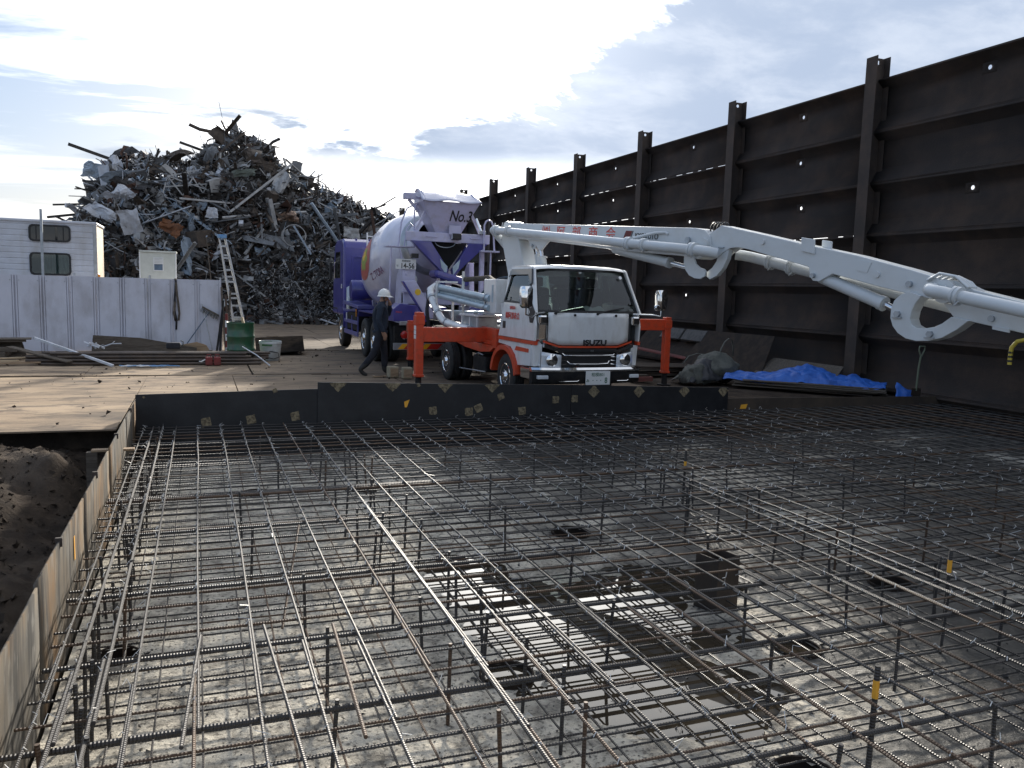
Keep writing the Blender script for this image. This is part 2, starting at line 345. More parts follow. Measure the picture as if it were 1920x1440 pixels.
def wob(p, a, f): return Vector((noise.noise(Vector(p) * f), noise.noise(Vector(p) * f + Vector((7.1, 3.3, 1.7))), noise.noise(Vector(p) * f + Vector((2.9, 11.1, 5.7))))) * a

# ================================================================ SETTING
SLAB_Z = -.50
def lerp(a, b, t): return a + (b - a) * t
def sstep(a, b, x): t = min(1, max(0, (x - a) / (b - a))); return t * t * (3 - 2 * t)
def ground_z(x, y):
    n = noise.fractal(Vector((x * .9, y * .9, 0)), 1, 2, 5) * .05
    z = -.045 + n * .5
    if -.80 < x < 14.6 and -6 < y < 11.55: return -.95
    if x <= -.80 and y < 11.4:                       # trench dug along the side form, spoil bank to its left
        t = sstep(-.9, -2.6, x); deep = -.72 + n * 2.2
        bank = -.16 + n * 4 + .20 * math.exp(-((x + 2.0) ** 2 / .5 + (y - 9.9) ** 2 / .35))
        bank *= sstep(-6, 3, y) * .4 + .6
        z = lerp(deep, bank, max(t, sstep(8.6, 10.3, y) * sstep(-1.0, -1.6, x) * .9))
        z = lerp(z, -.30, sstep(10.5, 11.2, y) * .8)
    if x < -.8 and y < 11.4: z += noise.fractal(Vector((x * 5, y * 5, 2)), .8, 2, 4) * .045 + abs(noise.noise(Vector((x * 9, y * 9, 5)))) * .04
    return z
def build_ground():
    xs = [-500, -120, -50, -25, -14] + [-9 + i * .25 for i in range(24)] + [-3 + i * .04 for i in range(55)] + [-.79, -.2] + [i for i in range(1, 14)] + [14.55, 14.65, 18, 30, 60, 150, 500]
    ys = [-500, -120, -40, -15, -6.1, -5.9, -2, 0, 1.5] + [2.5 + i * .08 for i in range(100)] + [10.5 + i * .05 for i in range(24)] + [12 + i * .6 for i in range(60)] + [52, 60, 80, 130, 250, 600]
    xs = sorted(set(xs)); ys = sorted(set(ys)); b = B()
    b.add([(x, y, ground_z(x, y)) for y in ys for x in xs], [(j * len(xs) + i, j * len(xs) + i + 1, (j + 1) * len(xs) + i + 1, (j + 1) * len(xs) + i) for j in range(len(ys) - 1) for i in range(len(xs) - 1)])
    g = b.make('ground', 'soil', smooth=60); g['kind'] = 'structure'
    # clods and stones along the trench
    c = B(); random.seed(3)
    for i in range(1500):
        x = rnd(-3.2, -.9); y = rnd(3.5, 11.0); s = abs(random.gauss(0, .018)) + .006; z = ground_z(x, y) + s * .3
        o = Vector((x, y, z)); vs = [o + Vector((rnd(-1, 1), rnd(-1, 1), rnd(-.8, .9))) .normalized() * s * rnd(.7, 1.3) for _ in range(6)]
        c.add(vs, [(0, 1, 2), (0, 2, 3), (0, 3, 4), (0, 4, 1), (5, 2, 1), (5, 3, 2), (5, 4, 3), (5, 1, 4)])
    k = c.make('clods', 'soil', g); k['kind'] = 'stuff'
    # steel road plates laid over the yard
    random.seed(11); y = 11.62
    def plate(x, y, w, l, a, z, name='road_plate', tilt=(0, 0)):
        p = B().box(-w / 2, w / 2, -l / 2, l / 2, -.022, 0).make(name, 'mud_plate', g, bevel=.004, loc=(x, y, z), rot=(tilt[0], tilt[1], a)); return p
    k = 0
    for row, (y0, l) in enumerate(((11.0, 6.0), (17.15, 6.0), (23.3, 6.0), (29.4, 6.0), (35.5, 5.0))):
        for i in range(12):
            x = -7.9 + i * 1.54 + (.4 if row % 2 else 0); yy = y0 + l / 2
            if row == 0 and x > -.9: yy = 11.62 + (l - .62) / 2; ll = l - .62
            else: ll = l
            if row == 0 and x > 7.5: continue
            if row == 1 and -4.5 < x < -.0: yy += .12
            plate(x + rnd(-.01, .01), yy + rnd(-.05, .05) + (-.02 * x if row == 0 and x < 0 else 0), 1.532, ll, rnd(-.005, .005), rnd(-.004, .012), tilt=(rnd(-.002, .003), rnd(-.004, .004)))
    # loose stones and scraps on the plates
    c = B(); random.seed(5)
    for i in range(500):
        x = rnd(-6, 9); y = rnd(11.3, 24) if x < 2.5 else rnd(16, 24); s = abs(random.gauss(0, .012)) + .005
        if x > -1 and y < 11.8: continue
        o = Vector((x, y, .016 + s * .3)); vs = [o + Vector((rnd(-1, 1), rnd(-1, 1), rnd(-.6, .8))).normalized() * s * rnd(.7, 1.4) for _ in range(6)]
        c.add(vs, [(0, 1, 2), (0, 2, 3), (0, 3, 4), (0, 4, 1), (5, 2, 1), (5, 3, 2), (5, 4, 3), (5, 1, 4)])
    k = c.make('loose_stones', 'soil', g); k['kind'] = 'stuff'
    return g
ground = build_ground()

PILES = [(.55, 9.35, .17), (3.35, 7.05, .19), (1.72, 4.45, .17), (3.72, 4.22, .16), (5.34, 5.02, .18), (-.52, 5.4, .14), (1.75, 9.25, .16), (-.45, 9.4, .14), (2.75, 3.0, .17)]  # last entry is made up, a hole where only a dark shadow lies
PUDDLE = [(2.05, 6.35, .35), (2.15, 5.7, .42), (2.2, 5.0, .50), (2.45, 4.4, .58), (2.65, 3.85, .46), (3.1, 5.45, .50), (3.6, 5.6, .45), (2.85, 4.8, .48), (2.95, 3.95, .36)]
def slab_z(x, y):
    n = noise.fractal(Vector((x * 2.1, y * 2.1, 3)), 1, 2, 6); z = SLAB_Z + n * .013 + noise.noise(Vector((x * 17, y * 17, 1))) * .004 + noise.noise(Vector((x * 7, y * 7, 8))) * .006
    d = 0
    for px, py, pr in PUDDLE: d = max(d, math.exp(-((x - px) ** 2 + (y - py) ** 2) / (pr * pr)))
    z -= .040 * d
    return z
def build_slab():
    xs = [-.79 + i * .045 for i in range(125)] + [4.9 + i * .16 for i in range(60)]
    ys = [-1, .5, 1.6] + [2.4 + i * .045 for i in range(110)] + [7.4 + i * .1 for i in range(42)]
    b = B(); nx = len(xs)
    vs = [(x, y, slab_z(x, y)) for y in ys for x in xs]; fs = []
    for j in range(len(ys) - 1):
        for i in range(nx - 1):
            x = (xs[i] + xs[i + 1]) / 2; y = (ys[j] + ys[j + 1]) / 2
            if any((x - px) ** 2 + (y - py) ** 2 < (pr * .9) ** 2 for px, py, pr in PILES): continue      # cut out round the pile heads
            fs.append((j * nx + i, j * nx + i + 1, (j + 1) * nx + i + 1, (j + 1) * nx + i))
    b.add(vs, fs); slab = b.make('concrete_slab', 'blinding', smooth=80); slab['kind'] = 'structure'
    w = B(); w.grid(lambda u, v: (1.2 + 3.2 * u, 3.2 + 3.8 * v, SLAB_Z - .014), 8, 8); o = w.make('puddle', 'water'); o['kind'] = 'structure'
    # grit and crumbs on the slab
    c = B(); random.seed(21)
    for i in range(1500):
        x = rnd(-.7, 6); y = 2.6 + 6 * random.random() ** 1.4; s = abs(random.gauss(0, .006)) + .003
        o = Vector((x, y, slab_z(x, y) + s * .4)); vs = [o + Vector((rnd(-1, 1), rnd(-1, 1), rnd(-.6, .9))).normalized() * s * rnd(.7, 1.4) for _ in range(5)]
        c.add(vs, [(0, 1, 2), (0, 2, 3), (0, 3, 1), (4, 2, 1), (4, 3, 2), (4, 1, 3)])
    k = c.make('grit', 'concrete_block', slab); k['kind'] = 'stuff'
build_slab()

# pile heads: short steel casings round a dark hollow
def build_piles():
    lab = ['steel pile casing in slab, left of centre near the far form', 'dark pile hole in mid slab beyond the puddle', 'pile hole at left end of the puddle with broken concrete',
           'pile hole right of puddle with torn pale rim', 'dark pile hole right of the brown column stub', 'small pile head beside left side form near the camera', 'dark pile hole in back slab behind the cage of bars',
           'small pile head in the far left corner of slab', 'added pile hole standing in for a dark shadow blob, bottom right of centre']
    for i, (x, y, r) in enumerate(PILES):
        t = thing('pile_head', lab[i], 'pile', (x, y, SLAB_Z)); b = B()
        b.lathe([(-.40, r), (.014, r), (.018, r - .004), (.014, r - .012), (-.40, r - .012)], axis=(0, 0, 1), n=22, caps=False); b.make('casing', 'steel_brown', t, smooth=40)
        B().lathe([(-.30, r - .011), (-.29, .001)], axis=(0, 0, 1), n=16, caps=False).make('fill', 'dark_hollow', t)
        random.seed(i); c = B()
        for k in range(26):
            a = rnd(0, 6.28); rr = r * rnd(.95, 1.5); s = rnd(.008, .03); o = Vector((rr * math.cos(a), rr * math.sin(a), s * .3))
            vs = [o + Vector((rnd(-1, 1), rnd(-1, 1), rnd(-.5, .7))).normalized() * s for _ in range(5)]
            c.add(vs, [(0, 1, 2), (0, 2, 3), (0, 3, 1), (4, 2, 1), (4, 3, 2), (4, 1, 3)])
        q = c.make('rubble', 'concrete_block', t); q['kind'] = 'stuff'
build_piles()

# stub of a steel column standing through the mesh
def build_stub():
    t = thing('column_stub', 'rusty brown square steel column stub standing in the puddle', 'column', (3.62, 5.02, SLAB_Z - .03), R(12))
    b = B(); o, i = .115, .104
    b.ring_prism([(-o, -o), (o, -o), (o, o), (-o, o)], [(-i, -i), (i, -i), (i, i), (-i, i)], 'z', 0, .44); b.make('tube', 'form_brown', t, bevel=.006)
    B().box(-.16, .16, -.16, .16, -.004, .012).make('base_plate', 'steel_brown', t, bevel=.003)
    b = B()
    for sx in (-1, 1): b.tube([(sx * .07, -.118, .30), (sx * .07, -.15, .32), (sx * .06, -.152, .38)], .004, 5)
    b.make('wire', 'tie_wire', t)
build_stub()

# ---------------------------------------------------------------- formwork
def build_forms():
    t = thing('side_formwork', 'long rusty tan steel sheet formwork along left edge of the slab', 'formwork', (-.82, 7, SLAB_Z)); random.seed(4)
    y = -.8; tops = [.735, .75, .742, .755, .748, .76, .75]
    for k in range(7):
        l = 1.82; b = B(); zt = tops[k]
        b.grid(lambda u, v: (noise.noise(Vector((k * 3 + u * 2, v * 2, .3))) * .012, (y - 7) + u * l, -.25 + v * (zt + .25)), 8, 4)
        b.make('steel_sheet', 'form_rust', t, smooth=60, thick=.012); y += l + .006
    for yy in (-5.2, -3.4, -1.55, .3, 2.1, 3.9):           # small bolts and clips on the top edge
        b = B(); b.box(-.02, .02, yy - .012, yy + .012, .72, .775); b.make('clip', 'rust_post', t, bevel=.002)
    m = B().box(.0085, .0100, -1.02, -.98, .46, .62); m.make('paint_mark', 'spray_yellow', t)
    b = B()
    for i in range(12):                                    # chalked scribbles
        z0 = .36 + (i % 4) * .05; y0 = -3.55 + (i // 4) * .05; b.tube([(.009, y0, z0), (.0095, y0 + rnd(.01, .04), z0 + rnd(-.02, .03)), (.009, y0 + rnd(.02, .05), z0 - .02)], .0028, 4)
    b.make('chalk_mark', 'plastic_white', t)
    s = thing('form_stake', 'dark square timber stake behind the left side form', 'stake', (-1.12, 9.75, -.75))
    B().box(-.055, .055, -.045, .045, 0, .72).make('post', 'wood_grey', s, bevel=.004); B().box(-.005, .42, -.05, .05, .722, .745).make('rail', 'wood', s, bevel=.003)
    # far end boards
    Y = 11.47
    def board(name, label, x0, x1, zt0, zt1, m, yo=0):
        e = thing(name, label, 'formwork', ((x0 + x1) / 2, Y + yo, SLAB_Z)); h = (x1 - x0) / 2
        b = B().prism([(-h, -.2), (h, -.2), (h, zt1 - SLAB_Z), (-h, zt0 - SLAB_Z)], 'y', -.009, .009); b.make('board', m, e, bevel=.003); return e
    L = board('end_formwork', 'low black end form board at the back left corner of slab', -.80, 1.52, .365, .405, 'form_black')
    Mi = board('end_formwork', 'long black end form board in front of the pump truck with pale diamond marks', 1.50, 5.36, .50, .405, 'form_black', -.022)
    M2 = board('end_formwork', 'black end form board right of the number plate with diamond marks', 5.365, 8.26, .405, .32, 'form_black', -.024)
    Rb = board('end_formwork', 'low brown end form board below the blue tarp at right', 8.27, 13.9, .135, .07, 'form_brown')
    def mark(p, x, z, r, rot, n=4, m='residue'):
        cx = p.location.x; b = B(); random.seed(int(x * 100)); k = 16
        pts = []
        for i in range(k):
            a = 2 * math.pi * i / k; q = r / max(abs(math.cos(a)), abs(math.sin(a))) * rnd(.90, 1.04); c, s2 = math.cos(rot), math.sin(rot)
            pts.append((x - cx + q * (math.cos(a) * c - math.sin(a) * s2), z - SLAB_Z + q * (math.cos(a) * s2 + math.sin(a) * c)))
        if zt_cap(p, x) is not None: pts = [(a, min(b2, zt_cap(p, x))) for a, b2 in pts]
        b.prism(pts, 'y', -.0135, -.0095); b.make('residue_mark', m, p)
    def zt_cap(p, x): return None if p is not Mi and p is not M2 else (lerp(.50, .405, (x - 1.5) / 3.86) if p is Mi else lerp(.405, .32, (x - 5.36) / 2.9)) - SLAB_Z - .004
    for x in (1.78, 2.55, 3.33, 4.06): mark(Mi, x, .485 - (x - 1.5) * .025, .085, R(45))
    for x in (5.10,): mark(Mi, x, .18, .055, 0)
    for x in (5.75, 6.55, 7.40, 8.16): mark(M2, x, .30 - (x - 5.4) * .012, .075, R(45))
    for x in (5.42,): mark(M2, x, .19, .055, 0)
    for x, z in ((3.15, .06), (4.55, .02), (3.7, .03)): mark(Mi, x, z, .06, .1)
    for x, z in ((.05, -.02), (.62, .0), (1.2, .03)): mark(L, x, z, .06, .2)
    def spot(p, pts, m, name='paint_mark'):
        cx = p.location.x; B().prism([(a - cx, b - SLAB_Z) for a, b in pts], 'y', -.0145, -.0096).make(name, m, p)
    spot(Mi, [(2.72, .20), (2.80, .23), (2.76, .12), (2.73, .12)], 'spray_yellow'); spot(Rb, [(8.55, .02), (8.68, .03), (8.65, -.05), (8.53, -.05)], 'spray_yellow')
    for p, x, z, r in ((L, -.70, .33, .014), (L, .93, .39, .03), (Mi, 2.93, .44, .025), (Mi, 4.2, .25, .05), (Mi, 3.85, .08, .06)): mark(p, x, z, r, .4)
build_forms()

# ---------------------------------------------------------------- reinforcement
def build_rebar():
    t = thing('rebar_mat', 'two-layer steel reinforcing bar mat tied over the whole concrete slab', 'reinforcement', (0, 0, SLAB_Z)); random.seed(17)
    def bar(p, q, r, sag=.006, rust=.22, n=7, name='rebar'):
        p, q = Vector(p), Vector(q); d = q - p; l = d.length; k = max(2, min(14, int(l / .7))); b = B()
        sd = random.random() * 50
        pts = [Vector((l * i / k, noise.noise(Vector((sd, i * .45, 0))) * sag * 1.6, noise.noise(Vector((sd + 9, i * .5, 4))) * sag)) for i in range(k + 1)]
        b.tube(pts, r, n)
        o = b.make(name, 'rebar_rust' if random.random() < rust else 'rebar', t, smooth=50, fix=False)
        q2 = d.to_track_quat('X', 'Z'); o.rotation_mode = 'QUATERNION'; o.rotation_quaternion = q2; o.location = p - Vector((0, 0, SLAB_Z)); return o
    ZT, ZB = -.055, -.415
    Y0, Y1, X0, X1 = 1.9, 11.38, -.77, 13.6
    longs = [(-.69, .006), (-.60, .0105), (-.47, .0105)]
    x = -.33
    while x < X1: longs.append((x + rnd(-.012, .012), .0076)); x += .272
    for bx in (1.24, 4.62, 8.1): longs.append((bx + .05, .0095))
    for i, (x, r) in enumerate(longs):
        z = ZT + r + .001; dr = rnd(-.02, .02)
        if x < 6:
            ya = rnd(4.0, 4.7); lap = rnd(.5, 1.0)
            bar((x, Y0, z), (x + dr * .3, ya, z), r * 1.05, rust=.34); bar((x + r * 2.1, ya - lap, z + rnd(0, .004)), (x + dr, Y1, z), r)
        else: bar((x, Y0 + 1.2, z), (x + dr, Y1, z), r, n=6, rust=.1)
    heavy = [2.62, 3.57, 4.35, 5.30, 6.57, 7.6, 9.0, 10.3]
    trans = [(y, .0125) for y in heavy]; y = 2.35
    while y < Y1:
        if min(abs(y - h) for h in heavy) > .07: trans.append((y + rnd(-.012, .012), .0066 if random.random() < .75 else .0085))
        y += .205
    trans += [(6.62, .012), (7.66, .011), (7.7, .012)]
    for y, r in trans:
        z = ZT - r; a = X0 + rnd(-.02, .03)
        bar((a, y + rnd(-.015, .015), z), (X1, y + rnd(-.03, .03), z), r, sag=.008, rust=.24)
    # lower layer
    x = -.45
    while x < 10: bar((x + rnd(-.02, .02), Y0, ZB), (x + rnd(-.03, .03), Y1, ZB), .0062, rust=.2, n=5); x += .215
    y = 2.2
    while y < Y1: bar((X0 + .05, y + rnd(-.02, .02), ZB - .014), (11, y + rnd(-.03, .03), ZB - .014), .0062, rust=.2, n=5); y += .20
    # upright chairs below the heavy bars, some standing proud with pale cut ends
    ups = []
    for y in heavy:
        xx = -.52
        while xx < 8.5: ups.append((xx + rnd(-.08, .08), y + rnd(-.02, .02))); xx += rnd(.75, 1.25)
    for bx in (1.24, 1.66, 4.62, 5.02):
        yy = 3.2
        while yy < 10.5: ups.append((bx + rnd(-.03, .03), yy)); yy += rnd(.5, .9)
    for i in range(34): ups.append((-.6 + rnd(-.04, .14), 2.8 + i * .25 + rnd(-.04, .04)))
    for x, y in ups:
        top = ZT + (rnd(-.01, .03) if random.random() < .8 else rnd(.03, .08)); lean = rnd(-.03, .03)
        bar((x, y, SLAB_Z + .002), (x + lean, y + rnd(-.03, .03), top), .0105, sag=.002, rust=.15, name='support_bar')
    # marked level stakes
    for x, y in ((4.88, 4.09), (2.97, 2.83), (5.05, 7.72)):
        o = bar((x, y, SLAB_Z), (x + .01, y, .12), .014, sag=0, name='level_stake'); h = .62 if x != 5.05 else .56
        B().lathe([(h - .16, .0152), (h - .07, .0152)], n=10, caps=False).make('tape', 'spray_yellow', o)
    # spare short bars lying on the mat
    for p, q in (((-.1, 3.35, ZT + .03), (-.02, 4.45, ZT + .03)), ((.36, 3.0, ZT + .03), (.30, 4.5, ZT + .028)), ((.62, 3.2, ZT + .03), (.66, 4.4, ZT + .03)), ((.7, 6.4, ZT + .02), (.47, 5.35, ZB))): bar(p, q, .009, rust=.8)
    # wire ties at the crossings
    b = B(); random.seed(31)
    for x, r in longs:
        for y, r2 in trans:
            d = math.hypot(x - 1.5, y); pr = .8 if d < 7 else .6
            if x > 9 or random.random() > pr: continue
            z = ZT + r * 2 + .002; a = rnd(0, 6.28); c, s = math.cos(a), math.sin(a); w = .0015 if d < 6 else .0018
            o = Vector((x, y, z - SLAB_Z)); s1 = .016
            b.tube([o + Vector((-s1 * c, -s1 * s, -.016)), o + Vector((0, 0, .003)), o + Vector((s1 * c, s1 * s, -.016))], w * 1.5, 4)
            if random.random() < .5:
                l = rnd(.02, .07); b.tube([o, o + Vector((rnd(-1, 1) * l * .6, rnd(-1, 1) * l * .6, rnd(.2, 1) * l * .7)), o + Vector((rnd(-1, 1) * l, rnd(-1, 1) * l, rnd(0, 1) * l))], w, 4)
    k = b.make('tie_wires', 'tie_wire', t, fix=False); k['kind'] = 'stuff'
build_rebar()

# ---------------------------------------------------------------- steel sheet-pile wall on the right
def build_wall():
    WX = 13.0; SP = 4.69; Y0 = 13.53
    t = thing('steel_wall', 'tall dark rusty steel wall of stacked sheet panels between beam posts', 'wall', (WX, 20, 0)); random.seed(9)
    H = 1.04; rows = [6.30 - H * i for i in range(7)]
    ks = range(-4, 11); post_y = [Y0 + SP * k for k in ks]
    zt = lambda k: 6.78 + (.06 if k > 2 else 0) * (k - 2)
    for k, y in zip(ks, post_y):
        b = B(); f, d, tf = .30, .34, .016; x0 = -.24; z1 = zt(k) + rnd(-.05, .05)
        b.box(x0, x0 + tf, -f / 2, f / 2, 0, z1); b.box(x0 + d - tf, x0 + d, -f / 2, f / 2, 0, z1)
        hz = z1 - .10                                        # web with a lifting hole near its top
        b.box(x0 + tf, x0 + d - tf, -.006, .006, 0, hz - .05)
        c = [(x0 + d / 2 + .04 * math.cos(a), hz + .04 * math.sin(a)) for a in (R(45 * i + 22.5) for i in range(8))]
        xa, xb, za, zb = x0 + tf, x0 + d - tf, hz - .05, z1 - .012
        mx, mz = (xa + xb) / 2, (za + zb) / 2
        oo = [(xb, mz + .03), (mx + .06, zb), (mx - .06, zb), (xa, mz + .03), (xa, mz - .03), (mx - .06, za), (mx + .06, za), (xb, mz - .03)]
        oo = [(xb, zb), (mx + .02, zb), (mx - .02, zb), (xa, zb), (xa, za), (mx - .02, za), (mx + .02, za), (xb, za)]
        b.ring_prism(oo, c, 'y', -.006, .006)
        b.make('beam_post', 'rust_post', t, loc=(0, y - 20, 0), bevel=.003)
    # one sheet = lip, flange sloping away under it, recessed web, flange coming back
    prof = [(-.05, 0), (-.05, -.035), (-.04, -.04), (.13, -.20), (.13, -.40), (.13, -.72), (-.02, -.985), (-.04, -.99), (-.04, -1.03)]
    def sheet(l, hole, ph):
        b = B(); k = len(prof); ys = [0, l / 2 - .15 + ph, l / 2 + .15 + ph, l]
        vs = [(p[0], y, p[1]) for y in ys for p in prof]; fs = []
        for j in range(3):
            for i in range(k - 1):
                if hole and j == 1 and i == 3: continue
                fs.append((j * k + i, j * k + i + 1, (j + 1) * k + i + 1, (j + 1) * k + i))
        b.add(vs, fs)
        if hole:                                             # the square round the hole, in the recessed web just under the flange
            yc, zc, r = l / 2 + ph, -.295, .042
            sq = [(ys[2], -.20), (yc, -.20), (ys[1], -.20), (ys[1], zc), (ys[1], -.40), (yc, -.40), (ys[2], -.40), (ys[2], zc)]
            ci = [(yc + r * math.cos(R(45 + 45 * i)), zc + r * math.sin(R(45 + 45 * i))) for i in range(8)]
            b.add([(.13, *p) for p in sq] + [(.13, *p) for p in ci], [(i, (i + 1) % 8, 8 + (i + 1) % 8, 8 + i) for i in range(8)])
        return b.mesh('wall_sheet', 'rust_wall', 40, fix=False)
    l = SP - .012
    variants = [sheet(l, True, p) for p in (0, .05, -.08)] + [sheet(l, False, 0)]
    for y in post_y[:-1]:
        kk = round((y - Y0) / SP)
        for i, z in enumerate(rows[:7]):
            me = variants[3] if (i == 1 and kk == -1) or (i in (3, 5)) or (kk == 0 and i > 2) or random.random() < .1 else variants[random.randrange(3)]
            o = part('wall_sheet', me, t, (0, y + .006 - 20, z + rnd(-.004, .004)), (0, 0, rnd(-.002, .002)))
            md = o.modifiers.new('thick', 'SOLIDIFY'); md.thickness = .010; md.offset = 1
            # interlock strip behind the joint: broken, so daylight shows through some joints as dashes
            if i < 6:
                if (i, kk) in ((0, 2), (0, 3), (0, 4), (1, 2), (1, 3), (2, 0), (2, 3), (2, 4), (0, 1), (2, 1)):
                    b = B(); yy = 0
                    while yy < l:
                        g = rnd(.10, .3); b.box(.0, .02, yy, min(l, yy + g), -.035, .02)
                        yy += g + (rnd(.15, .5) if rnd(0, 1) < .75 else .02)
                else: b = B().box(.0, .02, 0, l, -.035, .02)
                b.make('joint_strip', 'rust_wall', t, loc=(-.045, y + .006 - 20, z - 1.03))
build_wall()

# ================================================================ VEHICLES
def wheel_meshes(r, w, rr):
    """tyre and rim, axle along X, outer face at -X"""
    ty = B(); pr = [(-w / 2 + .012, rr - .01), (-w / 2, rr + .015), (-w / 2 - .004, (r + rr) / 2), (-w / 2 + .01, r - .025), (-w / 2 + .03, r - .004)]
    n = 5
    for i in range(n):
        a = -w / 2 + .03 + (w - .06) * i / n; bq = -w / 2 + .03 + (w - .06) * (i + 1) / n
        pr += [(a + .006, r), (bq - .006, r), (bq - .004, r - .012), (bq + .001, r - .012)]
    pr += [(w / 2 - .03, r - .004), (w / 2 - .01, r - .025), (w / 2, (r + rr) / 2), (w / 2 - .012, rr - .01)]
    ty.lathe(pr, n=36, caps=True)
    ri = B(); ri.lathe([(-w / 2 + .03, rr - .005), (-w / 2 + .004, rr + .004), (-w / 2, rr - .012), (-w / 2 + .03, rr - .03), (-w / 2 + .075, rr - .045), (-w / 2 + .07, rr * .60), (-w / 2 + .02, rr * .50), (-w / 2 - .005, rr * .33), (-w / 2 - .03, rr * .28), (-w / 2 - .032, .005)], n=32, caps=False)
    for i in range(8):
        a = 2 * math.pi * i / 8; ri.lathe([(0, .014), (-.03, .014), (-.034, .006)], (-w / 2 + .03, rr * .46 * math.cos(a), rr * .46 * math.sin(a)), n=6)
    ri.cur = 1
    for i in range(8):
        a = 2 * math.pi * (i + .5) / 8; ri.lathe([(0, rr * .11), (-.004, rr * .11)], (-w / 2 + .064, rr * .70 * math.cos(a), rr * .70 * math.sin(a)), n=10)
    return ty.mesh('wheel', 'rubber', 40), ri.mesh('rim', ['chrome', 'dark_hollow'], 40)
def put_wheel(me, parent, loc, flip=False):
    w = part('wheel', me[0], parent, loc, (rnd(0, 6), 0, math.pi if flip else 0)); part('rim', me[1], w); return w

PUMP_LOC, PUMP_RZ = Vector((5.80, 11.75, 0)), R(2)
def build_pump_truck():
    t = thing('pump_truck', 'white concrete pump truck with orange outriggers and long folding boom', 'truck', PUMP_LOC, PUMP_RZ)
    def sx(z): return .95 if z < 1.5 else .95 - .11 * ((z - 1.5) / .72) ** 1.3
    def lean(b):
        b.v = [((math.copysign(1, x) * (abs(x) - .95 + sx(z)) if abs(x) > .7 else x), y, z) for x, y, z in b.v]; return b
    TK = .035
    for s in (-1, 1):
        x0, x1 = (s * .95, s * (.95 - TK)); x0, x1 = min(x0, x1), max(x0, x1)
        d = lean(B().prism([(.05, 1.06), (.03, 1.30), (.10, 1.52), (.20, 1.63), (.8, 1.635), (1.37, 1.645), (1.44, 1.40), (1.50, 1.06)], 'x', x0, x1)).make('door', 'cab_white', t, bevel=.008)
        lean(B().prism([(1.37, 1.645), (1.22, 2.13), (1.22, 2.225), (1.30, 2.225), (1.56, 1.06), (1.503, 1.06), (1.445, 1.40)], 'x', x0, x1)).make('rear_pillar', 'cab_white', t, bevel=.006)
        lean(B().prism([(.02, 1.5), (.10, 1.53), (.20, 1.632), (.46, 2.12), (.44, 2.225), (.38, 2.20)], 'x', x0, x1)).make('front_pillar', 'cab_white', t, bevel=.006)
        lean(B().prism([(.46, 2.13), (1.22, 2.13), (1.22, 2.225), (.44, 2.225)], 'x', x0, x1)).make('door_header', 'cab_white', t)
        lean(B().prism([(.205, 1.635), (.46, 2.125), (1.215, 2.125), (1.365, 1.65)], 'x', s * .935, s * .929)).make('door_window', 'glass', t)
        # black rubber round the window, rain visor, dark quarter panel
        o = [(.19, 1.62), (.45, 2.135), (1.225, 2.135), (1.38, 1.64)]; i = [(.245, 1.655), (.475, 2.10), (1.20, 2.10), (1.335, 1.672)]
        lean(B().ring_prism(o, i, 'x', s * .953, s * .948)).make('window_seal', 'black_plastic', d)
        lean(B().prism([(.30, 1.95), (.40, 2.19), (1.24, 2.19), (1.30, 2.06), (1.17, 2.09), (.50, 2.09), (.40, 1.93)], 'x', s * .975, s * .957)).make('rain_visor', 'glass_dark', d, bevel=.006)
        lean(B().prism([(.06, 1.52), (.21, 1.655), (.36, 1.66), (.30, 1.50), (.24, 1.34), (.13, 1.34), (.08, 1.42)], 'x', s * .9545, s * .9505)).make('quarter_panel', 'black_plastic', d)
        B().box(min(s * .951, s * .958), max(s * .951, s * .958), 1.24, 1.36, 1.20, 1.32).make('door_handle', 'black_plastic', d, bevel=.012)
        B().prism([(.03, 1.00), (.03, 1.055), (1.56, 1.055), (1.58, 1.00)], 'x', s * .951, s * .90).make('red_stripe', 'orange_red', t)
        # sill / step below the door
        B().prism([(.10, .66), (.06, .995), (1.585, .995), (1.60, .93), (1.30, .92), (1.05, .90), (.85, .78), (.78, .62)], 'x', s * .93, s * .80).make('sill', 'cab_white', t, bevel=.01)
        B().prism([(.30, .86), (.30, .92), (.80, .93), (.86, .86)], 'x', s * .936, s * .931).make('step_trim', 'orange_red', t)
        B().box(min(s * .82, s * .94), max(s * .82, s * .94), .12, .60, .44, .62).make('step', 'chrome', t, bevel=.02)
        # orange wheel arch
        arc = [(1.25 + .56 * math.cos(a) * 1.02, .42 + .50 * math.sin(a)) for a in (R(5 + 13 * k) for k in range(14))]
        inn = [(1.25 + .49 * math.cos(a) * 1.02, .40 + .44 * math.sin(a)) for a in (R(5 + 13 * k) for k in range(14))]
        b = B()
        n = len(arc); xs = (s * .99, s * .70)
        vs = [(x, p[0], p[1]) for x in xs for lp in (arc, inn) for p in lp]; fs = []
        for k in range(n - 1): fs += [(k, k + 1, n + k + 1, n + k), (2 * n + k, 3 * n + k, 3 * n + k + 1, 2 * n + k + 1), (k, 2 * n + k, 2 * n + k + 1, k + 1), (n + k, n + k + 1, 3 * n + k + 1, 3 * n + k)]
        fs += [(0, n, 3 * n, 2 * n), (n - 1, 3 * n - 1, 4 * n - 1, 2 * n - 1)]
        b.add(vs, fs).make('wheel_arch', 'orange_red', t, smooth=30)
    # roof, back wall, floor
    rf = B(); prof = [(.385, 2.205), (.42, 2.235), (.52, 2.262), (.80, 2.275), (1.15, 2.272), (1.28, 2.255), (1.305, 2.20)]
    rings = [[Vector((x * .84 * (1 if 0 < j < 6 else 1), y, z - .035 * abs(x) ** 6)) for j, (y, z) in enumerate(prof)] for x in (-1, -.97, -.9, -.7, -.35, 0, .35, .7, .9, .97, 1)]
    rf.loft(rings, caps=True, closed=True).make('roof', 'cab_white', t, smooth=40)
